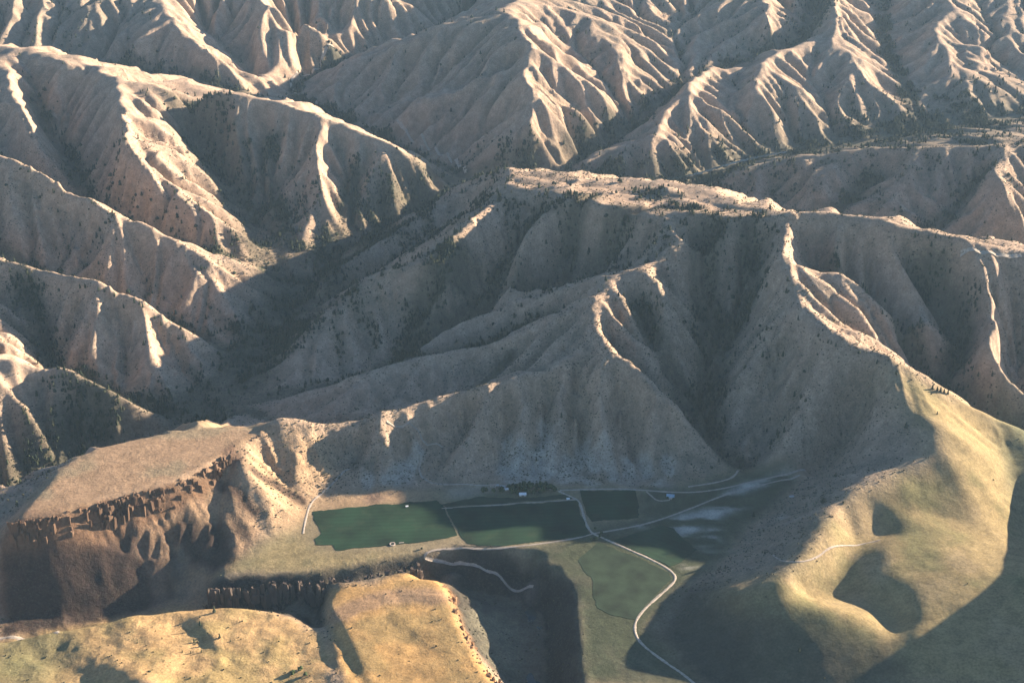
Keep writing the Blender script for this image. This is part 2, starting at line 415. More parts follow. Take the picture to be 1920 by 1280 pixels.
gxs = (GX0 + GH * np.arange(NX)).astype(np.float32)
gys = (GY0 + GH * np.arange(NY)).astype(np.float32)
XX, YY = np.meshgrid(gxs, gys)

def value_noise(X, Y, s, seed):
    r = np.random.default_rng(seed)
    t = r.random((256, 256)).astype(np.float32)
    x = X / s + 1000.3; y = Y / s + 1000.7
    xi = np.floor(x).astype(np.int32); yi = np.floor(y).astype(np.int32)
    fx = (x - xi).astype(np.float32); fy = (y - yi).astype(np.float32)
    fx = fx * fx * fx * (fx * (fx * 6 - 15) + 10); fy = fy * fy * fy * (fy * (fy * 6 - 15) + 10)
    g = lambda a, b: t[(yi + b) & 255, (xi + a) & 255]
    return (g(0, 0) * (1 - fx) + g(1, 0) * fx) * (1 - fy) + (g(0, 1) * (1 - fx) + g(1, 1) * fx) * fy

def fbm(X, Y, s, seed, octv=4, gain=.5):
    v = 0; a = 1; n = 0
    for o in range(octv):
        v = v + a * (value_noise(X + 17.3 * o, Y * 1.0 + 7.1 * o, s / 2 ** o, seed + o) - .5); n += a; a *= gain
    return v / n * 2

def sstep(a, b, x):
    t = np.clip((x - a) / (b - a), 0, 1)
    return t * t * (3 - 2 * t)

def gullies(Z, L, seed, sm, ridged):
    """gullies that run down the fall line: cosine stripes with random phase per cell"""
    zs = blur(Z, sm)
    gy, gx = np.gradient(zs, GH)
    sl = np.sqrt(gx * gx + gy * gy) + 1e-6
    dx = -gy / sl; dy = gx / sl                  # along the contour
    r = np.random.default_rng(seed).random((128, 128, 3)).astype(np.float32)
    wx = XX + L * .35 * fbm(XX, YY, L * 1.7, seed + 50, 2); wy = YY + L * .35 * fbm(XX, YY, L * 1.7, seed + 60, 2)
    x = wx / L + 500; y = wy / L + 500
    xi = np.floor(x).astype(np.int32); yi = np.floor(y).astype(np.int32)
    fx = x - xi; fy = y - yi
    acc = np.zeros_like(Z); wt = np.zeros_like(Z)
    for j in (-1, 0, 1):
        for i in (-1, 0, 1):
            rr = r[(yi + j) & 127, (xi + i) & 127]
            px = fx - i - rr[..., 0]; py = fy - j - rr[..., 1]
            w = np.exp(-3.0 * (px * px + py * py))
            ph = (px * dx + py * dy) * (2 * np.pi * .95) + rr[..., 2] * 2.0
            acc += w * np.cos(ph); wt += w
    g = np.clip(acc / wt * 1.25, -1, 1)
    if ridged: g = 1 - 2 * np.abs(g) ** .85               # knife crests between wider hollows
    else: g = .35 * g + .65 * np.arcsin(g) * (2 / np.pi)
    return g, sl

def soft_zone(): return blur(((YY < 2120) & (XX > 370)).astype(np.float32), 12)
Z = membrane()
_, cm = rasterise(P, GH)
cliffs = blur((((YY < 2060) & (XX < -200)) | (YY < 1830)).astype(np.float32), 6)
near_wide = np.clip(blur(cm.astype(np.float32), 7) * 9.0, 0, 1)
near_line = np.clip(blur(cm.astype(np.float32), 4) * 5.0, 0, 1)
_, am = rasterise(PA, GH)
flat = blur(am.astype(np.float32), 2)
flat = np.clip(flat * 1.6, 0, 1)
flat_wide = np.clip(blur(am.astype(np.float32), 5) * 2.2, 0, 1)
Z = blur(Z, 1)
Z = Z + .42 * (Z - blur(Z, 16)) * (1 - flat_wide) * (1 - cliffs) + .22 * (Z - blur(Z, 45)) * (1 - flat_wide) * (1 - cliffs) * (1 - soft_zone())
far = sstep(2200, 4200, YY)
sz = soft_zone()
for L, amp, seed, sm, rg in ((330, 17, 3, 8, True), (150, 9, 5, 5, True)):
    g, sl = gullies(Z, L, seed, sm, rg)
    damp = (1 - .92 * near_wide) * (1 - .8 * cliffs) if L > 200 else (1 - .65 * near_line) * (1 - .5 * cliffs) if L > 100 else (1 - .3 * near_line) * (1 - .55 * cliffs)
    k = sstep(.08, .5, sl) * (1 - (flat_wide if L > 60 else flat)) * damp * (1 - .75 * sz)
    Z = Z + (amp * (0.75 + .8 * far) * k * (g - .1)).astype(np.float32)
_, capm = rasterise(area_points(AREAS[3]), GH)
capm = np.clip(blur(capm.astype(np.float32), 3), 0, 1)
Z = Z + capm * fbm(XX, YY, 75, 71, 3) * 11
gy_, gx_ = np.gradient(Z, GH); SL0 = np.sqrt(gx_ ** 2 + gy_ ** 2) * (1 - soft_zone())
# water finds its way out: fill closed hollows from the creek beds upward
seed = np.zeros((NY, NX), bool); seed[0] = seed[-1] = True; seed[:, 0] = seed[:, -1] = True
for nme, d in line_pts.items():
    if nme[0] == 'v' or nme.startswith(('creek', 'gulch', 'hollow', 'river', 'foot', 'gap')) or 'v' in nme[2:]:
        ix = np.round((d[:, 0] - GX0) / GH).astype(int); iy = np.round((d[:, 1] - GY0) / GH).astype(int)
        q = (ix >= 0) & (ix < NX) & (iy >= 0) & (iy < NY); seed[iy[q], ix[q]] = True
seed |= am | (YY < 1700)
W = np.where(seed, Z, 9e3).astype(np.float32)
for _ in range(70):
    nb = np.minimum(np.minimum(np.roll(W, 1, 0), np.roll(W, -1, 0)), np.minimum(np.roll(W, 1, 1), np.roll(W, -1, 1)))
    W = np.maximum(Z, np.minimum(W, nb + .25))
Z = np.where(W > 8e3, Z, np.minimum(W, Z + 9 + 16 * (YY < 4700))).astype(np.float32)
# rain: carve the drainage net with implicit stream-power incision on a 10 m grid
def carve(Z):
    c = Z[::2, ::2].astype(np.float64)
    c = c + (fbm(XX[::2, ::2], YY[::2, ::2], 55, 141, 3) * 4.0 + RNG.normal(0, .35, c.shape)) * (1 - flat[::2, ::2]) * (1 - .8 * sz[::2, ::2])
    ref = c.copy()
    ny, nx = c.shape; n = ny * nx; h = 2 * GH
    hold = (1 - flat_wide[::2, ::2]) * (1 - .75 * cliffs[::2, ::2]) * (1 - .9 * sz[::2, ::2]) * (YY[::2, ::2] > 1830)
    sd = np.zeros((ny, nx), bool); yy, xx = np.nonzero(seed); sd[np.minimum(yy // 2, ny - 1), np.minimum(xx // 2, nx - 1)] = True
    hold = np.where(sd, 0, hold); hold[0] = hold[-1] = 0; hold[:, 0] = hold[:, -1] = 0
    kf = (.062 * (1 - .15 * far[::2, ::2]) * (.55 + .9 * value_noise(XX[::2, ::2], YY[::2, ::2], 420, 611)) * hold).ravel()
    idx = np.arange(n).reshape(ny, nx)
    for _ in range(10):
        best = np.zeros((ny, nx)); rcv = idx.copy()
        p = np.pad(c, 1, constant_values=9e4); pi = np.pad(idx, 1)
        for dy in (-1, 0, 1):
            for dx in (-1, 0, 1):
                if dx == 0 and dy == 0: continue
                s_ = (c - p[1 + dy:1 + dy + ny, 1 + dx:1 + dx + nx]) / (h * math.hypot(dx, dy))
                m = s_ > best
                best[m] = s_[m]; rcv[m] = pi[1 + dy:1 + dy + ny, 1 + dx:1 + dx + nx][m]
        order = np.argsort(-c.ravel(), kind='stable')
        r = rcv.ravel().tolist(); acc = [h * h] * n
        ol = order.tolist()
        for i in ol:
            j = r[i]
            if j != i: acc[j] += acc[i]
        A = np.minimum(np.array(acc), 6e5)
        F = (kf * np.sqrt(A) / h).tolist()
        z = c.ravel().tolist()
        for i in reversed(ol):
            f = F[i]
            if f and r[i] != i: z[i] = (z[i] + f * z[r[i]]) / (1 + f)
        c = np.array(z).reshape(ny, nx)
        q = np.pad(c, 1, mode='edge')
        c = c + (.022 + .022 * far[::2, ::2]) * hold * (q[:-2, 1:-1] + q[2:, 1:-1] + q[1:-1, :-2] + q[1:-1, 2:] - 4 * c)
    flow = np.log10(np.array(acc)).reshape(ny, nx)
    return resample(c - ref, NY, NX) + resample(ref - Z[::2, ::2], NY, NX), resample(flow, NY, NX)
dZ, FLOW = carve(Z)
Z = (Z + dZ).astype(np.float32)
soft = sz
Zs = blur(Z, 2)
Z = Z * (1 - .85 * soft) + Zs * .85 * soft + soft * (1 - flat) * fbm(XX, YY, 130, 61, 2) * 4
Z = Z + (YY < 1725) * (XX < 0) * fbm(XX, YY, 75, 91, 3) * 4.5
Z = Z + ((fbm(XX, YY, 90, 31, 4) * 3.0 + fbm(XX, YY, 24, 33, 2) * 1.3 * sstep(.1, .5, SL0)) * (1 - flat) + fbm(XX, YY, 60, 37, 3) * .5 * flat).astype(np.float32)

def sample(A, x, y):
    x = (np.asarray(x, float) - GX0) / GH; y = (np.asarray(y, float) - GY0) / GH
    x = np.clip(x, 0, NX - 1.001); y = np.clip(y, 0, NY - 1.001)
    xi = x.astype(int); yi = y.astype(int); fx = x - xi; fy = y - yi
    return (A[yi, xi] * (1 - fx) + A[yi, xi + 1] * fx) * (1 - fy) + (A[yi + 1, xi] * (1 - fx) + A[yi + 1, xi + 1] * fx) * fy

# ------------------------------------------------------------------ ground colours (albedo) on the survey grid
gyv, gxv = np.gradient(blur(Z, 1), GH)
SLOPE = np.sqrt(gxv * gxv + gyv * gyv)
NRM = 1 / np.sqrt(1 + SLOPE ** 2)
SUNV = np.array([math.cos(SUN_EL) * math.cos(SUN_AZ), math.cos(SUN_EL) * math.sin(SUN_AZ), math.sin(SUN_EL)])
SUNNY = (-gxv * SUNV[0] - gyv * SUNV[1] + SUNV[2]) * NRM      # aspect: trees and painted shade go on slopes turned from the sun

def hit(px, py):
    """where the sight line through that column/row meets the ground"""
    px = np.atleast_1d(np.asarray(px, float)); py = np.atleast_1d(np.asarray(py, float))
    a = (px - 960) / FOC; b = (640 - py) / FOC
    dx, dy, dz = a, CP + b * SP_, -SP_ + b * CP
    t0 = (620 - CAM_H) / dz
    t1 = (-95 - CAM_H) / dz
    t = t0.copy(); done = np.zeros(t.shape, bool); lo = t0.copy()
    n = 600
    for k in range(n):
        tt = t0 + (t1 - t0) * k / n
        under = (CAM_H + dz * tt) < sample(Z, dx * tt, dy * tt)
        new = under & ~done
        t[new] = tt[new]; lo[new] = (t0 + (t1 - t0) * (k - 1) / n)[new]
        done |= under
    hi = t
    for _ in range(12):
        mid = (lo + hi) / 2
        u = (CAM_H + dz * mid) < sample(Z, dx * mid, dy * mid)
        hi = np.where(u, mid, hi); lo = np.where(u, lo, mid)
    return np.stack([dx * hi, dy * hi, CAM_H + dz * hi], -1)

def visible(p, lift):
    """True where the point lift metres above p is not hidden by a nearer hill"""
    q = p + np.array([0, 0, lift]); c = np.array([0, 0, CAM_H]); ok = np.ones(len(q), bool)
    for k in range(1, 160):
        f = 1 - .55 * k / 160
        r = c + (q - c) * f
        ok &= r[:, 2] > sample(Z, r[:, 0], r[:, 1]) - .5
    return ok

def screen(p):
    d = p - np.array([0, 0, CAM_H])
    yc = d[:, 1] * CP - d[:, 2] * SP_
    zc = d[:, 1] * SP_ + d[:, 2] * CP
    return 960 + FOC * d[:, 0] / yc, 640 - FOC * zc / yc, yc

def window(w, margin):
    x0 = int(np.clip((w[:, 0].min() - margin - GX0) / GH, 0, NX - 2)); x1 = int(np.clip((w[:, 0].max() + margin - GX0) / GH + 2, x0 + 2, NX))
    y0 = int(np.clip((w[:, 1].min() - margin - GY0) / GH, 0, NY - 2)); y1 = int(np.clip((w[:, 1].max() + margin - GY0) / GH + 2, y0 + 2, NY))
    return slice(y0, y1), slice(x0, x1)

def poly_mask(poly, feather=3):
    pp = np.array(poly, float)
    w = hit(pp[:, 0], pp[:, 1])
    sl = window(w, feather * GH * 3.2)
    out = np.zeros((NY, NX), np.float32)
    m = inside(w, XX[sl], YY[sl]).astype(np.float32)
    out[sl] = blur(m, feather) if feather else m
    return out

def line_mask(poly, width, feather=1, raw=False):
    pp = np.array(poly, float)
    w = pp if raw else hit(pp[:, 0], pp[:, 1])
    d = densify(smooth_poly(w[:, :3], 2)) if not raw else pp
    r = max(1, int(width / GH / 2))
    sl = window(d, r * GH * 3.2)
    m = np.zeros((NY, NX), np.float32)
    ix = np.round((d[:, 0] - GX0) / GH).astype(int); iy = np.round((d[:, 1] - GY0) / GH).astype(int)
    ok = (ix >= 0) & (ix < NX) & (iy >= 0) & (iy < NY)
    m[iy[ok], ix[ok]] = 1
    q = blur(m[sl], r)
    m[:] = 0
    m[sl] = np.clip(q / (q.max() + 1e-6) * 2.0, 0, 1)
    return m

N1 = fbm(XX, YY, 260, 101, 4); N2 = fbm(XX, YY, 70, 111, 4); N3 = fbm(XX, YY, 22, 121, 3)
COLR = np.zeros((NY, NX, 3), np.float32)
def paint(mask, col):
    global COLR
    mask = np.clip(mask, 0, 1)[..., None]
    COLR = COLR * (1 - mask) + np.array(col, np.float32) * mask

paint(np.ones_like(Z), (.415, .296, .208))
paint(.55 * sstep(-.1, .6, N1), (.345, .255, .172))
paint(.5 * sstep(.05, .5, N2), (.30, .232, .16))
shade_brush = sstep(.30, -.05, SUNNY) * (.7 + .6 * sstep(-.3, .4, N2 + .5 * N3))                      # brush cover, plus shade painted into slopes turned from the sun
paint(.62 * np.clip(shade_brush, 0, 1), (.15, .138, .108))

draw_ = blur(sstep(3.05, 3.9, FLOW).astype(np.float32), 1) * sstep(.12, .35, SLOPE) * (1 - soft)      # brush follows the draws, ribs are thin dry soil
draw_ = np.clip(draw_ * 1.5, 0, 1) * (YY > 1840)
rib = sstep(.6, 3.0, Z - blur(Z, 5)) * (YY > 1840)
paint(.40 * rib, (.46, .345, .255))
paint(draw_ * (.30 + .45 * np.clip(shade_brush, 0, 1)), (.115, .112, .080))
CREEKS = ('creek_main', 'creek_right', 'creek_c4', 'creek_c5', 'creek_c6', 'v2a', 'gulch', 'v_l2', 'v_l3', 'v_l1', 'v6', 'v2ab', 'v3', 'v2a1', 'v2a2', 'v2a3', 'gulch_b', 'gulch_c', 'v_l4e', 'v_l4f', 'creek_road', 'v_f0', 'hr1v', 'hr2v', 'v7', 'vtop')
creek = np.zeros_like(Z)
for nme in CREEKS:
    wdt = {'creek_main': 105, 'creek_right': 120, 'creek_c5': 110, 'creek_c4': 60, 'v3': 15, 'v2ab': 22, 'gulch': 45}.get(nme, 32)
    creek = np.maximum(creek, line_mask(line_pts[nme], wdt, raw=True))
far_wood = poly_mask([(1290,300),(1380,255),(1500,230),(1700,200),(1930,150),(1930,285),(1700,288),(1500,298),(1380,330),(1290,330)], 14)
nw_wood = poly_mask([(0,0),(250,0),(260,60),(230,95),(120,100),(0,80)], 10)
massif = poly_mask([(560,540),(640,440),(760,395),(900,335),(1080,345),(1250,360),(1440,410),(1450,520),(1330,560),(1180,520),(1040,545),(860,590),(750,650),(640,700),(480,735)], 10)
gulchside = poly_mask([(1300,560),(1440,520),(1490,610),(1640,690),(1720,800),(1560,880),(1390,870),(1310,760)], 10)
leftwood = poly_mask([(0,320),(280,440),(520,520),(540,600),(440,740),(330,640),(0,500)], 8)
vale2 = poly_mask([(300,300),(480,260),(640,280),(640,400),(540,500),(420,480),(200,420),(150,330)], 8)
right_far = poly_mask([(1380,320),(1920,290),(1920,470),(1500,410)], 8)
paint(.88 * creek * (.8 + .4 * N2), (.048, .056, .038))
vale_wood = poly_mask([(430,745),(445,680),(520,560),(590,480),(740,392),(840,352),(760,420),(640,520),(560,620),(490,735)], 5)
paint(.7 * vale_wood * (.7 + .5 * N2), (.055, .062, .042))
paint(.5 * far_wood, (.10, .105, .075)); paint(.45 * nw_wood, (.13, .13, .10))
paint(.28 * massif * shade_brush, (.15, .14, .105))
paint(.3 * right_far * shade_brush, (.14, .135, .10))

# farm plain, pale fans and terraces
plain = poly_mask([(560,960),(600,930),(900,905),(1290,908),(1400,880),(1500,880),(1480,910),(1400,975),(1340,1060),(1270,1110),(1215,1180),(1320,1290),(1090,1290),(1080,1110),(1000,1058),(850,1030),(795,1045),(560,1085),(400,1085)], 2)
paint(plain, (.235, .19, .115))
paint(plain * sstep(0, .6, N2) * .6, (.16, .145, .085))
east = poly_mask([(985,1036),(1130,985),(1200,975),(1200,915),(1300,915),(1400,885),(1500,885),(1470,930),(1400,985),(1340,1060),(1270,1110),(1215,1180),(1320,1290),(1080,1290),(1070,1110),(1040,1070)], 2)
paint(east * .95, (.058, .070, .040)); paint(east * .6 * sstep(.0, .5, N2), (.10, .092, .062))  # dark-green grass, painted darker still to stand in for shade on this strip
paint(.9 * poly_mask([(600,935),(690,915),(780,918),(830,935),(700,946),(590,957)], 2), (.36, .24, .14))
paint(.9 * poly_mask([(675,932),(700,922),(722,928),(715,944),(690,947)], 1), (.17, .115, .085))
STREAK = fbm(XX * .28 + YY * .1, YY * 1.3, 26, 501, 3)
for pl in ([(1250,974),(1324,953),(1424,938),(1378,955),(1337,976),(1279,1009)], [(1345,984),(1360,992),(1348,1015),(1291,1025)], [(1295,1034),(1386,1030),(1337,1050),(1279,1067)],
           [(1341,932),(1399,905),(1490,881),(1486,891),(1407,918),(1366,930)], [(1185,974),(1220,970),(1232,982),(1195,987)], [(1450,960),(1490,972),(1480,980)]):
    paint(poly_mask(pl, 1) * sstep(-.22, .2, STREAK), (.46, .43, .37))
for pl in ([(1055,905),(1080,885),(1085,885),(1130,912),(1110,912),(1090,903)], [(935,908),(950,885),(1000,880),(1050,878),(1060,905)], [(730,912),(770,870),(790,850),(780,880),(765,915)],
           [(1150,905),(1165,895),(1180,908)], [(1160,895),(1210,890),(1195,912),(1170,910)], [(1215,910),(1235,895),(1260,905),(1255,915)], [(684,918),(690,898),(695,918)]):
    paint(.85 * poly_mask(pl, 1) * (.8 + .6 * N3), (.42, .375, .315))
for ln in ([(940,890),(945,860),(955,820)], [(1060,890),(1062,860)], [(1150,895),(1140,860),(1130,820)], [(1215,895),(1205,860)], [(720,905),(745,880),(775,858)], [(1000,905),(1012,870),(1025,830)], [(965,905),(962,875)], [(1082,885),(1085,860),(1095,830)], [(975,880),(970,850),(985,830)], [(740,905),(765,870),(790,845)], [(690,910),(688,890)], [(955,885),(975,850)], [(1005,885),(1000,850)], [(1030,885),(1035,850),(1020,800)], [(1180,895),(1175,860)], [(1250,890),(1255,860)], [(1120,880),(1105,850)]):
    paint(.75 * line_mask(ln, 5), (.40, .36, .30))
paint(.8 * poly_mask([(860,920),(1050,922),(1080,934),(840,948)], 1), (.12, .125, .07))
paint(.7 * poly_mask([(830,915),(930,910),(930,922),(850,935)], 1), (.32, .28, .22))

# mesa, canyon and near plateaus
mesa_top = poly_mask([(20,975),(110,878),(180,840),(300,813),(430,796),(515,797),(432,845),(400,868),(330,904),(200,937),(100,964)], 1)
paint(mesa_top, (.33, .222, .135)); paint(mesa_top * .75 * sstep(.0, .45, N2), (.235, .19, .12)); paint(mesa_top * .4 * sstep(.1, .5, -N2), (.39, .26, .16))
mesa_s = poly_mask([(0,985),(20,975),(200,937),(330,905),(400,870),(430,850),(470,920),(480,1010),(410,1085),(390,1110),(250,1160),(0,1190)], 1)
paint(mesa_s * .92, (.30, .20, .12)); paint(mesa_s * .6 * sstep(0, .5, N3), (.21, .13, .085))
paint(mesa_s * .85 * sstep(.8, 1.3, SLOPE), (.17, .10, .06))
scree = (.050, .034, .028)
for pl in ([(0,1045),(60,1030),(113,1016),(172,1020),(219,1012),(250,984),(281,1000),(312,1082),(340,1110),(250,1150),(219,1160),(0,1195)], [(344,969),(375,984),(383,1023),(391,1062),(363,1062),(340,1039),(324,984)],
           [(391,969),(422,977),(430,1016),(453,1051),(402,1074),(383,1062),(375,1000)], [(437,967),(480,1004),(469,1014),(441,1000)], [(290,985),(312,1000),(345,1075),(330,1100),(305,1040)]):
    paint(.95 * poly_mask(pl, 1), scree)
paint(.4 * line_mask([(258,1000),(285,1060),(300,1100),(305,1140)], 5), (.32, .21, .14)); paint(.35 * line_mask([(335,1040),(345,1080),(350,1120)], 5), (.17, .15, .12))
mesa_east = poly_mask([(430,848),(520,800),(600,810),(620,850),(640,880),(560,985),(480,1010),(470,930)], 3)
paint(mesa_east * .8, (.42, .285, .165))
paint(.85 * poly_mask([(412,842),(440,828),(455,850),(470,875),(440,872),(415,860)], 1), (.12, .072, .05))
paint(.9 * line_mask([(473,883),(504,898),(570,941)], 8), (.075, .05, .038)); paint(.9 * line_mask([(414,906),(445,930),(484,965)], 8), (.075, .05, .038))
south = poly_mask([(395,1095),(480,1035),(560,1000),(600,1035),(800,1035),(790,1050),(600,1085)], 2)
paint(south * .8, (.27, .215, .105)); paint(south * .6 * sstep(0, .5, N3), (.16, .145, .08))
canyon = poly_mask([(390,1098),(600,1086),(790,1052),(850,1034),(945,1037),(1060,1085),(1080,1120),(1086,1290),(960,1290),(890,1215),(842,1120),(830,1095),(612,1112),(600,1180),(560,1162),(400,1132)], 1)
paint(canyon, (.115, .10, .075)); paint(canyon * sstep(.4, .7, SLOPE), (.034, .030, .027))  # steep faces: dark basalt, darkened further with painted shade
paint(canyon * .7 * poly_mask([(870,1150),(900,1140),(975,1165),(975,1290),(950,1290)], 2), (.20, .185, .125))
paint(.9 * poly_mask([(950,1085),(1000,1092),(1012,1105),(995,1110),(960,1098)], 1), (.42, .39, .34))
paint(poly_mask([(855,1037),(945,1039),(1005,1060),(1060,1087),(1076,1112),(1084,1290),(1022,1290),(1026,1130),(995,1092),(930,1072),(880,1052)], 1), (.026, .024, .022))  # right wall: basalt colour with the gorge shade painted in
cliffb = line_mask([(832,1095),(850,1150),(880,1210),(905,1255),(945,1300)], 10)
paint(cliffb * .9, (.30, .17, .09))
pa = poly_mask([(-30,1205),(120,1182),(220,1162),(330,1138),(400,1133),(520,1152),(560,1164),(600,1192),(628,1225),(612,1300),(-30,1300)], 1)
paint(pa, (.43, .285, .135)); paint(pa * .8 * sstep(-.05, .4, N2), (.29, .22, .095)); paint(pa * .5 * sstep(.1, .5, N3 - .3 * N1), (.22, .18, .085)); paint(pa * poly_mask([(-30,1205),(120,1182),(150,1215),(100,1300),(-30,1300)], 4) * .8, (.14, .14, .07))
pb = poly_mask([(612,1112),(700,1095),(800,1080),(830,1092),(842,1120),(880,1215),(945,1300),(650,1300),(620,1200)], 1)
paint(pb, (.42, .26, .105)); paint(pb * .8 * sstep(-.05, .4, N2 + .2 * N1), (.25, .18, .08)); paint(.7 * pb * line_mask([(620,1165),(700,1122),(780,1112),(840,1125)], 26), (.27, .18, .12))
rhill = poly_mask([(1646,686),(1730,725),(1960,830),(1960,1300),(1330,1300),(1240,1200),(1330,1105),(1475,1085),(1550,980),(1600,920),(1760,850),(1727,794)], 4)
paint(rhill * .85, (.25, .195, .085)); paint(rhill * .75 * sstep(0, .5, N1 + .6 * N2), (.145, .14, .062)); paint(rhill * .5 * sstep(.1, .6, -N2), (.34, .262, .15))
paint(.8 * poly_mask([(1600,925),(1620,930),(1635,1000),(1600,1010)], 3), (.38, .28, .165)); paint(.8 * poly_mask([(1520,1030),(1550,985),(1575,1010),(1560,1060),(1490,1090)], 3), (.36, .265, .15))
paint(.8 * poly_mask([(1860,770),(1960,800),(1960,1000),(1900,940),(1880,840)], 4), (.12, .14, .08))
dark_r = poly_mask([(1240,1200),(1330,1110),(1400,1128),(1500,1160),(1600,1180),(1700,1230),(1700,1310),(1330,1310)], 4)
paint(dark_r * .8, (.055, .055, .042)); paint(poly_mask([(1222,1180),(1270,1110),(1330,1085),(1345,1110),(1330,1140),(1420,1200),(1400,1290),(1330,1290)], 3) * .85, (.045, .046, .036))  # dark vegetation, with the shade of the left-facing slope painted in
SAGE = np.clip(.55 + .6 * N1 + .3 * N2, 0, 1) * (1 - .9 * plain) * (1 - .97 * rhill) * (1 - .7 * pa) * (1 - .8 * pb) * (1 - .6 * mesa_top)
COLR *= (1 + .12 * N2 + .10 * N3)[..., None]
COLR = np.clip(COLR, .01, .8)

# ------------------------------------------------------------------ materials
def mat(name, col, rough=.9, var=.25, scale=.5, bump=0.0, bscale=1.0, spec=.2, detail=4):
    m = bpy.data.materials.new(name); m.use_nodes = True
    n = m.node_tree.nodes; l = m.node_tree.links
    b = n['Principled BSDF']; b.inputs['Roughness'].default_value = rough
    b.inputs['Specular IOR Level'].default_value = spec
    tc = n.new('ShaderNodeTexCoord'); ns = n.new('ShaderNodeTexNoise')
    ns.inputs['Scale'].default_value = scale; ns.inputs['Detail'].default_value = detail
    l.new(tc.outputs['Object'], ns.inputs['Vector'])
    mr = n.new('ShaderNodeMapRange'); mr.inputs[1].default_value = .3; mr.inputs[2].default_value = .7
    mr.inputs[3].default_value = 1 - var; mr.inputs[4].default_value = 1 + var
    l.new(ns.outputs[0], mr.inputs[0])
    mx = n.new('ShaderNodeMix'); mx.data_type = 'RGBA'; mx.blend_type = 'MULTIPLY'; mx.inputs[0].default_value = 1
    mx.inputs[6].default_value = (*col, 1); l.new(mr.outputs[0], mx.inputs[7]); l.new(mx.outputs[2], b.inputs['Base Color'])
    if bump:
        n2 = n.new('ShaderNodeTexNoise'); n2.inputs['Scale'].default_value = bscale; n2.inputs['Detail'].default_value = 5
        l.new(tc.outputs['Object'], n2.inputs['Vector'])
        bp = n.new('ShaderNodeBump'); bp.inputs['Strength'].default_value = 1; bp.inputs['Distance'].default_value = bump
        l.new(n2.outputs[0], bp.inputs['Height']); l.new(bp.outputs[0], b.inputs['Normal'])
    return m

def terrain_material():
    m = bpy.data.materials.new('hill_ground'); m.use_nodes = True
    n = m.node_tree.nodes; l = m.node_tree.links
    b = n['Principled BSDF']; b.inputs['Roughness'].default_value = .95; b.inputs['Specular IOR Level'].default_value = .1
    at = n.new('ShaderNodeAttribute'); at.attribute_name = 'tint'
    tc = n.new('ShaderNodeTexCoord')
    def noise(scale, detail, rough=.55, dist=0):
        k = n.new('ShaderNodeTexNoise'); k.inputs['Scale'].default_value = scale; k.inputs['Detail'].default_value = detail
        k.inputs['Roughness'].default_value = rough; k.inputs['Distortion'].default_value = dist
        l.new(tc.outputs['Object'], k.inputs['Vector']); return k
    def rng(src, a, b_, c, d):
        k = n.new('ShaderNodeMapRange')
        for i, v in zip((1, 2, 3, 4), (a, b_, c, d)): k.inputs[i].default_value = v
        l.new(src, k.inputs[0]); return k
    def mul(col_out, val_out):
        k = n.new('ShaderNodeMix'); k.data_type = 'RGBA'; k.blend_type = 'MULTIPLY'; k.inputs[0].default_value = 1
        l.new(col_out, k.inputs[6]); l.new(val_out, k.inputs[7]); return k.outputs[2]
    c = mul(at.outputs['Color'], rng(noise(.045, 6, .7).outputs[0], .3, .7, .72, 1.28).outputs[0])
    c = mul(c, rng(noise(.25, 4, .65).outputs[0], .3, .7, .72, 1.25).outputs[0])
    sage = rng(noise(.28, 3, .6).outputs[0], .54, .62, 0, 1)           # clumps of sagebrush and bare stones
    am = n.new('ShaderNodeMath'); am.operation = 'MULTIPLY'; l.new(sage.outputs[0], am.inputs[0]); l.new(at.outputs['Alpha'], am.inputs[1])
    am2 = n.new('ShaderNodeMath'); am2.operation = 'MULTIPLY'; l.new(am.outputs[0], am2.inputs[0]); am2.inputs[1].default_value = .62
    k = n.new('ShaderNodeMix'); k.data_type = 'RGBA'; l.new(am2.outputs[0], k.inputs[0]); l.new(c, k.inputs[6]); k.inputs[7].default_value = (.115, .105, .075, 1)
    l.new(k.outputs[2], b.inputs['Base Color'])
    bp = n.new('ShaderNodeBump'); bp.inputs['Strength'].default_value = 1.0; br = rng(at.outputs['Alpha'], 0, .6, .8, 4.8); l.new(br.outputs[0], bp.inputs['Distance'])
    l.new(noise(.09, 7, .68, .3).outputs[0], bp.inputs['Height']); l.new(bp.outputs[0], b.inputs['Normal'])
    return m
M_TERRAIN = terrain_material()

# ------------------------------------------------------------------ terrain mesh: finer rows and columns where the country is seen close
N_ROW = 940
tt = np.linspace(0, 1, N_ROW)
row_y = np.concatenate([np.linspace(900, 1380, 40, endpoint=False), 1380 * (5700 / 1380) ** tt, np.linspace(5720, 6850, 30)])
col_u = np.concatenate([np.linspace(-1.6, -.50, 50, endpoint=False), np.linspace(-.50, .50, 860), np.linspace(.50, 1.6, 51)[1:]])
TY, TU = np.meshgrid(row_y, col_u, indexing='ij')
TX = np.clip(TU * (TY + 120), GX0 + 6, GX1 - 6)
TX = TX + (TU > 0) * (TX >= GX1 - 6) * (TU - .5) * 2 - (TU < 0) * (TX <= GX0 + 6) * (-TU - .5) * 2
TZ = sample(Z, TX, TY)

def raw_mesh(name, co, faces, k, smooth=True):
    me = bpy.data.meshes.new(name)
    co = np.asarray(co, np.float32); q = np.asarray(faces, np.int32)
    me.vertices.add(len(co)); me.vertices.foreach_set('co', co.ravel())
    me.loops.add(q.size); me.loops.foreach_set('vertex_index', q.ravel())
    me.polygons.add(len(q)); me.polygons.foreach_set('loop_start', np.arange(len(q), dtype=np.int32) * k)
    me.polygons.foreach_set('use_smooth', np.full(len(q), smooth, bool))
    me.update(calc_edges=True)
    return me

def grid_faces(n, m):
    i = np.arange(n * m).reshape(n, m)
    return np.stack([i[:-1, :-1], i[:-1, 1:], i[1:, 1:], i[1:, :-1]], -1).reshape(-1, 4)

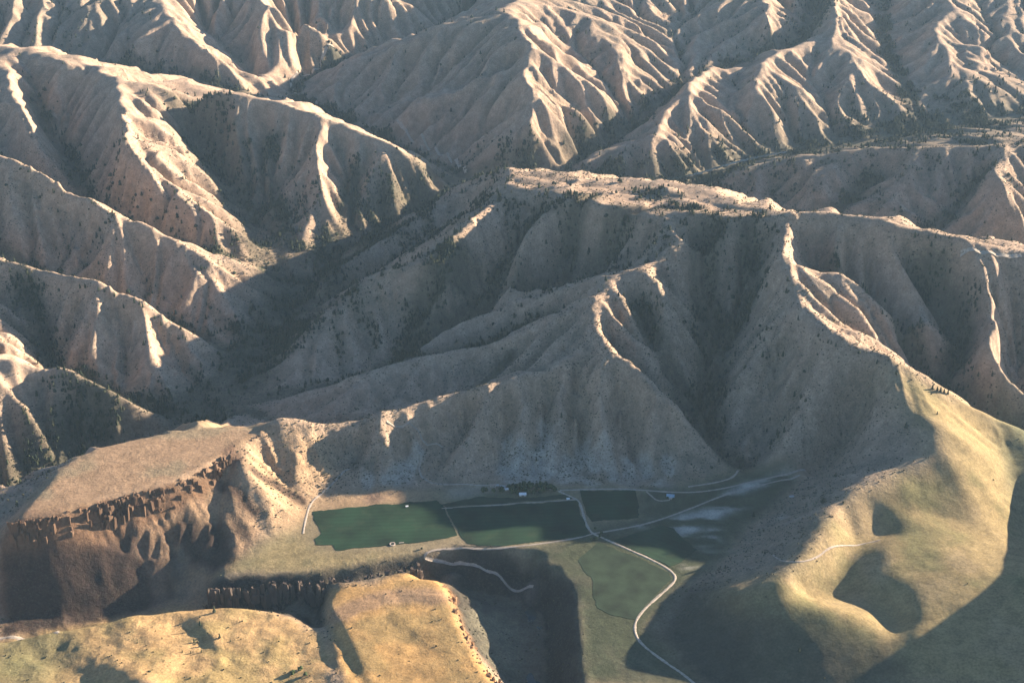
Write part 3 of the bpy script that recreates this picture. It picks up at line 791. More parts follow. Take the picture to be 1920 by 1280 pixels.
def structure(name, me, material, parent=None):
    o = bpy.data.objects.new(name, me); COL.objects.link(o)
    if material: me.materials.append(material)
    if parent: o.parent = parent
    else: o['kind'] = 'structure'
    return o

me = raw_mesh('terrain', np.stack([TX, TY, TZ], -1).reshape(-1, 3), grid_faces(*TX.shape), 4)
wob = fbm(TX, TY, 26, 201, 3) * 6; wob2 = fbm(TX, TY, 26, 211, 3) * 6
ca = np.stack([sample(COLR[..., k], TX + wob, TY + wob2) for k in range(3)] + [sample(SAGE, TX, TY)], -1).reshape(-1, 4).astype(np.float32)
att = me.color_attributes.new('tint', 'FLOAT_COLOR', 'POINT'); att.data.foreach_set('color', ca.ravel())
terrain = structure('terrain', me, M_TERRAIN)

# ------------------------------------------------------------------ fields, roads, river
from mathutils.geometry import delaunay_2d_cdt
def surface_z(x, y): return sample(Z, x, y)
def crop_mat(name, col, ang):
    m = mat(name, col, .85, .45, .018, .3, .8)
    n = m.node_tree.nodes; l = m.node_tree.links; b = n['Principled BSDF']
    src = b.inputs['Base Color'].links[0].from_socket
    tc = n.new('ShaderNodeTexCoord'); mp = n.new('ShaderNodeMapping'); mp.inputs['Rotation'].default_value = (0, 0, ang)
    wv = n.new('ShaderNodeTexWave'); wv.inputs['Scale'].default_value = .028; wv.inputs['Distortion'].default_value = 1.5; wv.inputs['Detail'].default_value = 3; wv.bands_direction = 'Y'
    l.new(tc.outputs['Object'], mp.inputs[0]); l.new(mp.outputs[0], wv.inputs[0])
    r = n.new('ShaderNodeMapRange'); r.inputs[3].default_value = .90; r.inputs[4].default_value = 1.08; l.new(wv.outputs['Fac'], r.inputs[0])
    k = n.new('ShaderNodeMix'); k.data_type = 'RGBA'; k.blend_type = 'MULTIPLY'; k.inputs[0].default_value = 1; l.new(src, k.inputs[6]); l.new(r.outputs[0], k.inputs[7])
    ns = n.new('ShaderNodeTexNoise'); ns.inputs['Scale'].default_value = .03; ns.inputs['Detail'].default_value = 6; ns.inputs['Roughness'].default_value = .7; l.new(tc.outputs['Object'], ns.inputs[0])
    r2 = n.new('ShaderNodeMapRange'); r2.inputs[1].default_value = .52; r2.inputs[2].default_value = .72; r2.inputs[4].default_value = .28; l.new(ns.outputs[0], r2.inputs[0])
    k2 = n.new('ShaderNodeMix'); k2.data_type = 'RGBA'; l.new(r2.outputs[0], k2.inputs[0]); l.new(k.outputs[2], k2.inputs[6]); k2.inputs[7].default_value = (.085, .085, .045, 1)
    l.new(k2.outputs[2], b.inputs['Base Color'])
    return m
M_CROP = crop_mat('crop_leaves', (.012, .038, .017), -.05)
M_CROP2 = crop_mat('crop_leaves_dry', (.016, .042, .020), .6)
M_MEADOW = mat('meadow_grass', (.028, .046, .025), .9, .45, .03, .3, .8)
def field(poly, material, crop=.55, name='crop_field'):
    pp = np.array(poly, float); w = hit(pp[:, 0], pp[:, 1])
    b = densify(np.vstack([w, w[:1]]), 5)[:-1, :2]
    b = b + np.c_[fbm(b[:, 0], b[:, 1], 30, 401, 3), fbm(b[:, 0], b[:, 1], 30, 405, 3)] * 4 + RNG.normal(0, .6, b.shape)
    gx, gy = np.meshgrid(np.arange(b[:, 0].min(), b[:, 0].max(), 6), np.arange(b[:, 1].min(), b[:, 1].max(), 6))
    gi = np.c_[gx.ravel(), gy.ravel()]; gi = gi[inside(b, gi[:, 0], gi[:, 1])]
    allp = [Vector(p) for p in np.vstack([b, gi])]
    nb = len(b); edges = [(i, (i + 1) % nb) for i in range(nb)]
    v, e, f, *_ = delaunay_2d_cdt(allp, edges, [list(range(nb))], 1, 1e-3)
    co = np.array([(p.x, p.y) for p in v]); z = surface_z(co[:, 0], co[:, 1]) + crop
    top = np.c_[co, z]
    faces = [tuple(t) for t in f]
    # side of the standing crop
    bot = []; base = len(top); skirts = []
    for i in range(nb): bot.append((co[i, 0], co[i, 1], z[i] - crop - .6))
    for i in range(nb): j = (i + 1) % nb; skirts.append((i, base + i, base + j, j))
    me = bpy.data.meshes.new(name); me.from_pydata([tuple(p) for p in np.vstack([top, bot])], [], faces + skirts); me.update()
    return structure(name, me, material)
field([(586,958),(700,947),(820,938),(832,952),(846,980),(856,1002),(835,1009),(780,1017),(735,1021),(680,1026),(628,1031),(622,1020),(592,1022),(589,1010),(603,1000),(597,990),(590,975)], M_CROP)
field([(836,953),(950,947),(1083,938),(1089,960),(1097,985),(1105,1001),(1080,1006),(1000,1017),(940,1025),(905,1023),(875,1018),(861,1002),(850,980)], M_CROP)
field([(1090,920),(1192,919),(1197,948),(1198,971),(1155,975),(1106,977),(1096,945)], M_CROP)
field([(1150,1012),(1200,997),(1240,985),(1262,990),(1285,1015),(1308,1030),(1275,1055),(1258,1062),(1200,1036)], M_CROP2)
field([(1080,1050),(1122,1015),(1180,1038),(1252,1073),(1258,1085),(1238,1108),(1200,1146),(1188,1160),(1150,1155),(1118,1140),(1108,1080)], M_MEADOW, .35)
field([(828,946),(900,930),(960,934),(1060,928),(1078,934),(950,943),(835,951)], M_MEADOW, .35)

M_ROAD = mat('gravel_road', (.40, .345, .28), .95, .3, .25)
M_TRACK = mat('dirt_track', (.36, .305, .25), .95, .2, .2)
def ribbon(name, poly, width, material, lift=.55, step=4.0):
    pp = np.array(poly, float); w = hit(pp[:, 0], pp[:, 1])
    d = densify(smooth_poly(w, 3), step)
    tg = np.gradient(d[:, :2], axis=0); tg /= np.linalg.norm(tg, axis=1)[:, None] + 1e-9
    nr = np.c_[-tg[:, 1], tg[:, 0]]
    offs = np.linspace(-.5, .5, 5)
    wv = width * (1 + .12 * np.sin(np.arange(len(d)) * .37) + .08 * RNG.normal(size=len(d)))
    R = np.stack([d[:, :2] + nr * (wv * o)[:, None] for o in offs], 1)
    zz = surface_z(R[..., 0], R[..., 1])
    # a road bed is level across: use the mean of the two sides where the hill is steep
    zz = np.maximum(zz, zz.mean(1, keepdims=True)) + lift
    # edges run into the ground
    co = np.concatenate([R, zz[..., None]], -1)
    co[:, 0, 2] -= lift + .3; co[:, -1, 2] -= lift + .3
    me = raw_mesh(name, co.reshape(-1, 3), grid_faces(len(d), 5), 4)
    return structure(name, me, material)
ribbon('gravel_road', [(1320,1295),(1280,1262),(1235,1232),(1200,1205),(1188,1180),(1195,1155),(1225,1125),(1255,1100),(1268,1085),(1262,1072),(1235,1055),(1180,1030),(1130,1008),(1108,998),(1098,980),(1093,960),(1087,942),(1080,935),(1060,926),(1047,920)], 5.6, M_ROAD)
ribbon('gravel_road', [(1112,1000),(1080,1009),(1000,1021),(940,1028),(900,1029),(850,1027),(815,1030),(800,1036),(795,1045),(805,1051),(850,1054),(880,1058),(905,1066),(940,1082),(1000,1100)], 4.5, M_TRACK)
ribbon('farm_lane', [(1050,919),(1090,917),(1180,916),(1250,922),(1300,923),(1350,917),(1400,905),(1450,893),(1510,882)], 5, M_TRACK)
ribbon('farm_lane', [(828,953),(950,945),(1080,936)], 4, M_TRACK)
ribbon('farm_lane', [(655,878),(625,905),(595,930),(580,945),(572,975),(568,1000)], 5, M_TRACK)
ribbon('farm_lane', [(1212,921),(1222,930),(1230,937),(1240,939),(1256,937)], 4, M_TRACK)
ribbon('farm_lane', [(790,862),(785,880),(792,898),(830,909),(900,910),(960,909),(1045,918)], 4, M_TRACK)
ribbon('farm_lane', [(1290,912),(1340,905),(1378,895),(1385,880)], 4, M_TRACK)
ribbon('farm_lane', [(1110,1000),(1160,992),(1220,980),(1290,955),(1350,930),(1400,915),(1500,890)], 5, M_TRACK)
ribbon('hill_track', [(725,790),(760,797),(788,808),(790,825),(830,838)], 4, M_TRACK)
ribbon('hill_track', [(1450,1040),(1465,1052),(1495,1056),(1530,1048),(1555,1025),(1600,1020),(1650,1012)], 3.4, M_TRACK)
ribbon('valley_road', [(874,325),(858,312),(857,300),(840,287),(800,272),(770,262),(720,240)], 10, M_ROAD, 1.5)
ribbon('valley_road', [(620,203),(590,190),(560,182),(547,168),(544,150),(556,137),(600,118),(640,97)], 10, M_ROAD, 1.5)
ribbon('valley_road', [(1800,481),(1840,478),(1915,480)], 9, M_ROAD, 1.5)
ribbon('gravel_road', [(-10,1197),(40,1193),(110,1186)], 8, M_ROAD)

M_WATER = mat('river_water', (.012, .022, .026), .25, .2, .03, .15, .3, .5)
def river(pts_w, width, z_lift):
    d = densify(smooth_poly(pts_w, 1), 8)
    tg = np.gradient(d[:, :2], axis=0); tg /= np.linalg.norm(tg, axis=1)[:, None] + 1e-9
    nr = np.c_[-tg[:, 1], tg[:, 0]]
    wv = width * (1 + .3 * np.sin(np.arange(len(d)) * .5) + .15 * RNG.normal(size=len(d)))
    R = np.stack([d[:, :2] + nr * (wv * o)[:, None] for o in (-.5, .5)], 1)
    zz = np.repeat((d[:, 2] + z_lift)[:, None], 2, 1)
    me = raw_mesh('river', np.concatenate([R, zz[..., None]], -1).reshape(-1, 3), grid_faces(len(d), 2), 4)
    return structure('river', me, M_WATER)
river(line_pts['river'][::6], 24, 1.4)
river(line_pts['creek_c5'][line_pts['creek_c5'][:, 0] < 900][::6], 14, 1.5)

# ------------------------------------------------------------------ vegetation
def frust(p, margin=60):
    sx, sy, d = screen(p)
    return (sx > -margin) & (sx < 1920 + margin) & (sy > -margin) & (sy < 1280 + margin), sx, sy, d

dens = np.zeros_like(Z)
clump = sstep(-.05, .45, N2); clump2 = sstep(-.2, .4, N1 + .5 * N3)
dens += .036 * creek * (1 - plain) * sstep(-.4, .3, N2)
dens += .016 * massif * (.25 + clump)
dens += .016 * vale_wood * (.4 + clump) + .0024 * gulchside * (.2 + clump)
dens += .0040 * leftwood * (.2 + clump)
dens += .005 * vale2 * (.3 + clump)
dens += .008 * far_wood * (.4 + clump) + .0012 * nw_wood * (.3 + clump)
dens += .0014 * right_far * (.3 + clump)
dens += .00016 * clump2 + .0035 * draw_ * (1 - rib) * (YY < 5200)
dens *= .10 + .90 * sstep(.36, .05, SUNNY)
bare = poly_mask([(440,765),(600,726),(830,668),(950,642),(1090,575),(1130,640),(1270,760),(1390,875),(1200,910),(900,905),(600,930),(420,800)], 3)
dens *= (1 - plain) * (1 - mesa_top) * (1 - mesa_s) * (1 - pa) * (1 - pb) * (1 - canyon) * (1 - .97 * rhill) * (1 - .96 * bare) * (1 - .95 * mesa_east)
dens *= .25 + 1.5 * sstep(-.15, .3, N3 + .7 * N2)
cell = GH * GH
n_exp = dens * cell
cnt = RNG.poisson(n_exp)
iy, ix = np.nonzero(cnt)
rep = cnt[iy, ix]
iy = np.repeat(iy, rep); ix = np.repeat(ix, rep)
tx = GX0 + GH * (ix + RNG.random(len(ix)) - .5); ty = GY0 + GH * (iy + RNG.random(len(iy)) - .5)
T = np.c_[tx, ty, surface_z(tx, ty)]
ok, *_ = frust(T)
T = T[ok]; T = T[visible(T, 14)]
if len(T) > 25000: T = T[RNG.choice(len(T), 25000, replace=False)]
n_tree = len(T)
print('trees', n_tree)

def cone_tree(seed, tiers, sides, ragged):
    """conifer of unit height: crown tiers and trunk as (verts, faces)"""
    r = np.random.default_rng(seed)
    v = []; f = []
    for k in range(tiers):
        z0 = .10 + .78 * k / tiers; z1 = min(1.0, z0 + .95 / tiers + .14)
        if k == tiers - 1: z1 = 1.0
        rad = (.205 * (1 - (z0 - .08)) ** .85 + .02)
        b = len(v); a0 = r.random() * 6.28
        for i in range(sides):
            a = a0 + 6.2832 * i / sides
            rr = rad * (1 + ragged * r.uniform(-1, .7)); v.append((rr * math.cos(a), rr * math.sin(a), z0 + r.uniform(-.035, .035)))
        v.append((r.normal(0, .012), r.normal(0, .012), z1))
        for i in range(sides): f.append((b + i, b + (i + 1) % sides, b + sides))
        v.append((0, 0, z0 + .05))
        for i in range(sides): f.append((b + (i + 1) % sides, b + i, b + sides + 1))
    return np.array(v), np.array(f)
def round_tree(seed):
    r = np.random.default_rng(seed)
    bm = bmesh.new(); bmesh.ops.create_icosphere(bm, subdivisions=1, radius=.5)
    v = np.array([p.co[:] for p in bm.verts]); f = np.array([[q.index for q in p.verts] for p in bm.faces]); bm.free()
    v = v * (1 + r.uniform(-.35, .25, (len(v), 1))); v[:, 2] = v[:, 2] * .85 + .45
    return v, f
def trunk_tri(h=.22, r=.022, sides=3):
    v = [(r * math.cos(6.2832 * i / sides), r * math.sin(6.2832 * i / sides), -.06) for i in range(sides)] + [(r * .6 * math.cos(6.2832 * i / sides), r * .6 * math.sin(6.2832 * i / sides), h) for i in range(sides)]
    f = []
    for i in range(sides): j = (i + 1) % sides; f += [(i, j, sides + j), (i, sides + j, sides + i)]
    return np.array(v), np.array(f)

def scatter(name, templates, pos, size, wide, label_name, material):
    V = []; F = []; base = 0; C = []
    which = RNG.integers(0, len(templates), len(pos)); ang = RNG.random(len(pos)) * 6.2832
    for t, (v, f) in enumerate(templates):
        idx = np.nonzero(which == t)[0]
        if not len(idx): continue
        c, s = np.cos(ang[idx])[:, None], np.sin(ang[idx])[:, None]
        h = size[idx][:, None]; w = (size[idx] * wide[idx])[:, None]
        x = (v[:, 0] * c - v[:, 1] * s) * w + pos[idx, 0][:, None]; y = (v[:, 0] * s + v[:, 1] * c) * w + pos[idx, 1][:, None]
        z = v[:, 2] * h + pos[idx, 2][:, None]
        V.append(np.stack([x, y, z], -1).reshape(-1, 3))
        F.append((f[None] + (np.arange(len(idx)) * len(v))[:, None, None]).reshape(-1, 3) + base)
        C.append(np.repeat(RNG.uniform(.6, 1.35, len(idx)), len(v)))
        base += len(idx) * len(v)
    V = np.concatenate(V); F = np.concatenate(F); C = np.concatenate(C)
    me = raw_mesh(name, V, F, 3, False)
    a = me.attributes.new('shade', 'FLOAT', 'POINT'); a.data.foreach_set('value', C.astype(np.float32))
    me.materials.append(material)
    o = bpy.data.objects.new(name, me); COL.objects.link(o)
    return o

def foliage(name, col, dry, attr=True):
    m = bpy.data.materials.new(name); m.use_nodes = True
    n = m.node_tree.nodes; l = m.node_tree.links; b = n['Principled BSDF']
    b.inputs['Roughness'].default_value = .9; b.inputs['Specular IOR Level'].default_value = .1
    mx = n.new('ShaderNodeMix'); mx.data_type = 'RGBA'; mx.inputs[6].default_value = (*col, 1); mx.inputs[7].default_value = (*dry, 1)
    if attr:
        a = n.new('ShaderNodeAttribute'); a.attribute_name = 'shade'
        r = n.new('ShaderNodeMapRange'); r.inputs[1].default_value = .6; r.inputs[2].default_value = 1.35; l.new(a.outputs['Fac'], r.inputs[0]); l.new(r.outputs[0], mx.inputs[0])
    else:
        oi = n.new('ShaderNodeObjectInfo'); l.new(oi.outputs['Random'], mx.inputs[0])
    l.new(mx.outputs[2], b.inputs['Base Color'])
    return m
M_PINE_S = foliage('pine_needles_stand', (.022, .033, .022), (.050, .054, .030))
M_BRUSH = foliage('brush_leaves', (.045, .050, .030), (.105, .095, .055))
M_PINE = foliage('pine_needles', (.032, .046, .027), (.060, .062, .034), False)
M_BROAD = foliage('broad_leaves', (.034, .055, .024), (.060, .080, .034), False)
M_BARK = mat('bark', (.10, .07, .05), .95, .3, 2)

# --- trees one can pick out: the ones that show largest, each a thing of its own
def tag(o, label, cat, group=None):
    o['label'] = label; o['category'] = cat
    if group: o['group'] = group
crown_meshes = []
for k in range(6):
    v, f = cone_tree(300 + k, 6, 8, .30)
    me = raw_mesh('pine_crown', v, f, 3, False); me.materials.append(M_PINE); crown_meshes.append(me)
tv, tf = trunk_tri(.3, .024, 6)
trunk_me = raw_mesh('tree_trunk', tv, tf, 3, True); trunk_me.materials.append(M_BARK)
broad_meshes = []
for k in range(5):
    r = np.random.default_rng(70 + k); vs = []; fs = []; b = 0
    for q in range(7):
        v, f = round_tree(700 + 10 * k + q)
        s = r.uniform(.42, .62) if q else .75
        c = (0, 0, .42) if q == 0 else (r.uniform(-.26, .26), r.uniform(-.26, .26), r.uniform(.3, .68))
        vs.append((v - (0, 0, .45)) * s + c); fs.append(f + b); b += len(v)
    me = raw_mesh('broad_crown', np.concatenate(vs), np.concatenate(fs), 3, False); me.materials.append(M_BROAD); broad_meshes.append(me)

def plant_tree(p, h, label, group, kind='pine', wide=1.0):
    e = bpy.data.objects.new('pine_tree' if kind == 'pine' else 'broadleaf_tree', None); COL.objects.link(e)
    e.empty_display_size = 2
    e.location = p; e.rotation_euler = (0, 0, random.random() * 6.28); e.scale = (h * wide, h * wide, h)
    tag(e, label, 'tree', group)
    for nm, me in (('crown', random.choice(crown_meshes if kind == 'pine' else broad_meshes)), ('trunk', trunk_me)):
        o = bpy.data.objects.new(nm, me); COL.objects.link(o); o.parent = e
    return e

named = 0
def plant_at(pts, hs, label, group, kind='pine', wide=1.0):
    global named
    a = np.array(pts, float); w = hit(a[:, 0], a[:, 1])
    for p, h in zip(w, hs if hasattr(hs, '__len__') else [hs] * len(w)):
        plant_tree((p[0], p[1], surface_z(p[0], p[1]) - .2), h, label, group, kind, wide); named += 1
one = lambda p, h, label, kind='pine', wide=1.0: plant_at([p], [h], label, None, kind, wide)
one((402,1148), 15, 'large lone pine at the back edge of the nearest golden plateau')
one((375,1172), 11, 'pine left of and below the large lone pine on the golden plateau')
one((412,1196), 11, 'slim pine inside the shadowed hollow of the golden plateau')
one((364,1204), 9, 'round-topped pine just left of the shadowed hollow on the golden plateau')
one((304,1197), 4, 'smallest pine far left on the sunlit knoll of the golden plateau')
plant_at([(342,1222),(358,1224),(378,1222)], [5, 6, 6], 'small pine at the foot of the shadowed hollow on the golden plateau', 'small pines at the hollow')
plant_at([(432,1202),(452,1198),(450,1166)], [5, 4, 4], 'small bush-like pine on the golden plateau right of the shadowed hollow', 'small pines right of the hollow')
plant_at([(550,1262),(562,1256),(572,1266)], [9, 10, 8], 'dark broad bush clump at the bottom edge beside the golden plateau', 'bush clump at the bottom edge', 'broad', 1.1)
plant_at([(1748,730),(1757,733),(1763,735),(1770,737),(1777,739)], [13, 12, 13, 11, 12], 'pine in the row of five on the long sunlit ridge at the right', 'row of pines on the right-hand ridge')
plant_at([(1558,645),(1567,650),(1552,643)], [9, 10, 9], 'pine of three on the sunlit crest above the shaded gulch', 'three pines on the sunlit crest')
one((1496,600), 11, 'lone pine where the sunlit crest bends above the gulch')
one((1644,682), 11, 'lone pine where the right-hand sunlit ridge forks')
one((1757,777), 8, 'single small pine on the green hillside below the row of five')
one((1870,777), 9, 'bush-like pine near the track end on the far right ridge')
plant_at([(150,541),(160,540),(185,546),(215,556),(232,578),(196,548),(252,568),(262,572),(268,577)], 13, 'pine along the sunlit crest on the left, above the dark creek', 'pines on the left crest')
plant_at([(1618,538),(1622,545),(1617,541),(1625,550),(1659,566)], 12, 'pine on the narrow sunlit spur right of the main summit', 'pines on the narrow spur')
farm = [(905,922),(912,921),(925,922),(957,919),(963,917),(968,919),(973,914),(979,917),(985,915),(990,914),(996,915),(1003,914),(1010,915),(1016,917),(1021,914),(1027,916),(1034,918),(1041,921),(960,926),(970,928),(992,925),(1000,926),(1012,923),(985,922),(940,922),(955,914),(961,911),(967,912),(975,911),(983,910),(991,910),(999,911),(1007,911),(1015,912),(1023,911),(1031,913),(966,923),(976,921),(1004,920),(1018,921)]
plant_at(farm, [random.uniform(9, 16) for _ in farm], 'leafy shade tree in the farmstead grove behind the white-roofed barn', 'farmstead grove', 'broad', .85)
plant_at([(1108,1012),(1118,1011),(1124,1007),(1116,992),(1128,1000)], [6, 8, 6, 6, 7], 'dark round tree beside the gravel road junction', 'trees at the road junction', 'broad', .95)
plant_at([(1252,934),(1262,936)], [6, 6], 'small tree beside the blue-roofed house', 'trees at the blue-roofed house', 'broad', .9)

sx, sy, dd = screen(T)
creek_t = sample(creek, T[:, 0], T[:, 1])
REG = [
 ('dark tree in the creek bottom just behind the mesa', 'trees in the creek behind the mesa', lambda x, y, c: (x < 470) & (y > 700) & (c > .25)),
 ('pine on the open spur sloping down behind the mesa', 'pines on the spur behind the mesa', lambda x, y, c: (x < 470) & (y > 640) & (c <= .25)),
 ('dark tree crowding the narrow creek at the left of the central massif', 'trees in the narrow creek', lambda x, y, c: (x < 640) & (y > 480) & (c > .25)),
 ('pine on the steep shaded slope left of the narrow creek', 'pines left of the narrow creek', lambda x, y, c: (x < 540) & (y > 400) & (c <= .25)),
 ('pine on the lower left flank of the central massif', 'pines on the massif flank', lambda x, y, c: (x >= 540) & (x < 860) & (y > 440) & (y < 740)),
 ('pine on the shaded face below the flat summit of the massif', 'pines below the summit', lambda x, y, c: (x >= 860) & (x < 1300) & (y > 330) & (y < 560)),
 ('pine on the ridge or in the hollow behind the front hill', 'pines behind the front hill', lambda x, y, c: (x >= 860) & (x < 1300) & (y >= 560) & (y < 720)),
 ('dark tree in the bed of the shaded gulch right of the front hill', 'trees in the gulch bed', lambda x, y, c: (x >= 1240) & (x < 1420) & (y > 430) & (y < 900) & (c > .25)),
 ('pine on the shaded slope between the gulch and the sunlit crest', 'pines on the gulch slope', lambda x, y, c: (x >= 1240) & (x < 1640) & (y > 430) & (y < 900)),
 ('pine in the ravines right of the sunlit crest', 'pines in the right-hand ravines', lambda x, y, c: (x >= 1500) & (y > 430) & (y < 760)),
]
size_t = (6.5 + 12 * RNG.random(n_tree) ** 1.6) * (.85 + .25 * sstep(2500, 4500, T[:, 1]))
wide_t = RNG.uniform(.9, 1.45, n_tree)
app = size_t / dd
order = np.argsort(-app)
left = 300 - named - 6
taken = np.zeros(n_tree, bool)
for i in order:
    if left <= 0: break
    if not (10 < sx[i] < 1910 and 10 < sy[i] < 1270): continue
    for lab, grp, fn in REG:
        if fn(sx[i], sy[i], creek_t[i]):
            plant_tree((T[i, 0], T[i, 1], T[i, 2] - .3), size_t[i], lab, grp); taken[i] = True; left -= 1; break
rest = ~taken
temps = []
tv3, tf3 = trunk_tri()
for k in range(6):
    v, f = cone_tree(40 + k, 2, 5, .3)
    temps.append((np.vstack([v, tv3]), np.vstack([f, tf3 + len(v)])))
for k in range(3):
    v, f = round_tree(90 + k); temps.append((v * (.55, .55, .8), f))
forest = scatter('pine_woodland', temps, T[rest], size_t[rest], wide_t[rest], '', M_PINE_S)
forest['kind'] = 'stuff'; forest['label'] = 'scattered dark pines covering the shaded mountain slopes and creek bottoms'; forest['category'] = 'woodland'

# --- brush: sage and bitterbrush dots on the open slopes
bd = (.024 * SAGE * (.35 + sstep(-.2, .4, N3)) + .02 * creek * (1 - plain) + .012 * draw_) * (YY < 3600) * (1 - plain) * (1 - mesa_top) * (1 - mesa_s) * (1 - canyon * .7) * (1 - .9 * rhill) * (1 - .75 * pa) * (1 - .8 * pb)
cnt = RNG.poisson(bd * cell); iy, ix = np.nonzero(cnt); rep = cnt[iy, ix]; iy = np.repeat(iy, rep); ix = np.repeat(ix, rep)
B = np.c_[GX0 + GH * (ix + RNG.random(len(ix)) - .5), GY0 + GH * (iy + RNG.random(len(iy)) - .5)]
B = np.c_[B, surface_z(B[:, 0], B[:, 1])]
ok, *_ = frust(B, 20); B = B[ok]; B = B[visible(B, 2.5)]
if len(B) > 42000: B = B[RNG.choice(len(B), 42000, replace=False)]
print('brush', len(B))
octa = (np.array([(.5, 0, .3), (-.5, .1, .35), (0, .55, .3), (.1, -.5, .3), (0, 0, .85), (0, 0, -.2)]), np.array([(0, 2, 4), (2, 1, 4), (1, 3, 4), (3, 0, 4), (2, 0, 5), (1, 2, 5), (3, 1, 5), (0, 3, 5)]))
brush = scatter('sagebrush', [octa], B, RNG.uniform(1.4, 3.2, len(B)), RNG.uniform(1.0, 1.7, len(B)), '', M_BRUSH)
brush['kind'] = 'stuff'; brush['label'] = 'low sagebrush and brush dotting the open hillsides'; brush['category'] = 'brush'

# ------------------------------------------------------------------ rimrock: basalt columns standing out of the cliff lines
M_ROCK = mat('basalt', (.155, .098, .064), .95, .45, .18, .5, .5)
M_ROCK2 = mat('basalt_dark', (.095, .072, .058), .95, .45, .18, .5, .5)
M_ROCK3 = mat('sandy_rock', (.30, .18, .10), .95, .4, .18, .5, .5)
col_meshes = {}
def column_mesh(k, material):
    key = (k, material.name)
    if key in col_meshes: return col_meshes[key]
    r = np.random.default_rng(900 + k); v = []; f = []
    n = 6; levels = [(0, 1.25), (.35, 1.12), (.62, 1.0), (.9, .97), (1.0, .8)]
    ang = np.sort(r.uniform(0, 6.2832, n) * .25 + np.arange(n) * 6.2832 / n * .95)
    rad = r.uniform(.7, 1.15, n)
    for z, s in levels:
        for i in range(n): v.append((rad[i] * s * .5 * math.cos(ang[i]) * r.uniform(.75, 1.15), rad[i] * s * .5 * math.sin(ang[i]) * r.uniform(.75, 1.15), z + r.uniform(-.09, .05)))
    for q in range(len(levels) - 1):
        for i in range(n): j = (i + 1) % n; f.append((q * n + i, q * n + j, (q + 1) * n + j, (q + 1) * n + i))
    top = (len(levels) - 1) * n
    me = bpy.data.meshes.new('rock_column'); me.from_pydata(v, [], f + [tuple(range(top, top + n))]); me.materials.append(material)
    col_meshes[key] = me
    return me
def rimrock(line_w, step, wid, hgt, material, label, rows):
    """rows = (metres out from the rim, drop of the top below the rim)"""
    d = densify(line_w[::4], step); d = d[np.r_[0, np.where(np.diff((np.cumsum(np.r_[0, np.linalg.norm(np.diff(d[:, :2], axis=0), axis=1)]) / step).astype(int)) > 0)[0] + 1]]
    c = d[len(d) // 2]
    e = bpy.data.objects.new('rimrock_cliff', None); e.location = c; COL.objects.link(e); tag(e, label, 'cliff')
    tg = np.gradient(d[:, :2], axis=0); tg /= np.linalg.norm(tg, axis=1)[:, None] + 1e-9
    ph = random.random() * 100
    for out, drop in rows:
        for i in range(len(d)):
            bt = float(fbm(np.array([i * step + ph]), np.array([ph]), 42, 77, 3)[0])      # buttresses and clefts
            if random.random() < .22 + .3 * (bt < -.2): continue
            o_ = out + bt * wid * .9 + random.uniform(-.25, .25) * wid
            x = d[i, 0] + tg[i, 1] * o_; y = d[i, 1] - tg[i, 0] * o_
            h = hgt * random.uniform(.85, 1.25)
            ztop = d[i, 2] - max(.3, drop * (1 - .5 * bt) + random.gauss(0, 1.6 + .12 * drop))
            o = bpy.data.objects.new('rock_column', column_mesh(random.randrange(8), material)); COL.objects.link(o)
            o.parent = e; o.location = (x - c[0], y - c[1], ztop - h - c[2]); o.scale = (wid * random.uniform(.6, 1.5), wid * random.uniform(.7, 1.5), h)
            o.rotation_euler = (random.uniform(-.14, .14), random.uniform(-.14, .14), random.random() * 6)
rimrock(mesa_rim, 7, 7.5, 36, M_ROCK, 'fluted brown rimrock along the front edge of the left mesa', ((0, .3), (3, 3), (7, 10), (11, 19), (15, 29)))
rimrock(line_pts['rim_f'][::-1], 8, 9, 42, M_ROCK2, 'dark shaded basalt wall of the canyon below the farm plain', ((0, .5), (4, 4), (8, 13), (12, 24), (15, 36)))
rimrock(cliff_foot([(832,1092,-9),(842,1120,-8),(860,1170,-8),(880,1215,-8),(900,1250,-7),(945,1300,-7)], 0, 0)[1][::-1], 8, 8, 22, M_ROCK3, 'sunlit orange rock edge of the near plateau above the river', ((3, 2), (9, 12)))
rimrock(cliff_foot([(425,840,86),(440,832,87),(470,822,88),(500,808,88),(520,800,88)], 0, 0)[1], 7, 5, 10, M_ROCK2, 'thin dark rock band at the right end of the mesa top', ((2, .5),))

# ------------------------------------------------------------------ farm buildings
M_WALLW = mat('pale_boards', (.52, .48, .42), .8, .12, .6); M_WALLB = mat('weathered_boards', (.30, .24, .18), .9, .2, .6)
M_ROOFW = mat('white_metal_roof', (.80, .82, .84), .45, .06, .3, 0, 1, .5); M_ROOFB = mat('blue_metal_roof', (.30, .44, .56), .45, .08, .3, 0, 1, .5)
M_ROOFG = mat('grey_metal_roof', (.42, .42, .42), .6, .12, .3); M_ROOFT = mat('rusty_roof', (.36, .28, .22), .8, .25, .4)
M_GLASS = mat('window_glass', (.04, .05, .06), .1, .1, 1, 0, 1, .5); M_DOOR = mat('door_paint', (.22, .16, .12), .7, .1, 1)
M_STONE = mat('pale_stone', (.50, .42, .36), .9, .25, .6)
def box(v, f, x0, x1, y0, y1, z0, z1):
    b = len(v); v += [(x0, y0, z0), (x1, y0, z0), (x1, y1, z0), (x0, y1, z0), (x0, y0, z1), (x1, y0, z1), (x1, y1, z1), (x0, y1, z1)]
    f += [tuple(b + i for i in q) for q in ((0, 3, 2, 1), (4, 5, 6, 7), (0, 1, 5, 4), (1, 2, 6, 5), (2, 3, 7, 6), (3, 0, 4, 7))]
def part(name, v, f, material, parent):
    me = bpy.data.meshes.new(name); me.from_pydata(v, [], f); me.update(); me.materials.append(material)
    o = bpy.data.objects.new(name, me); COL.objects.link(o); o.parent = parent
    return o
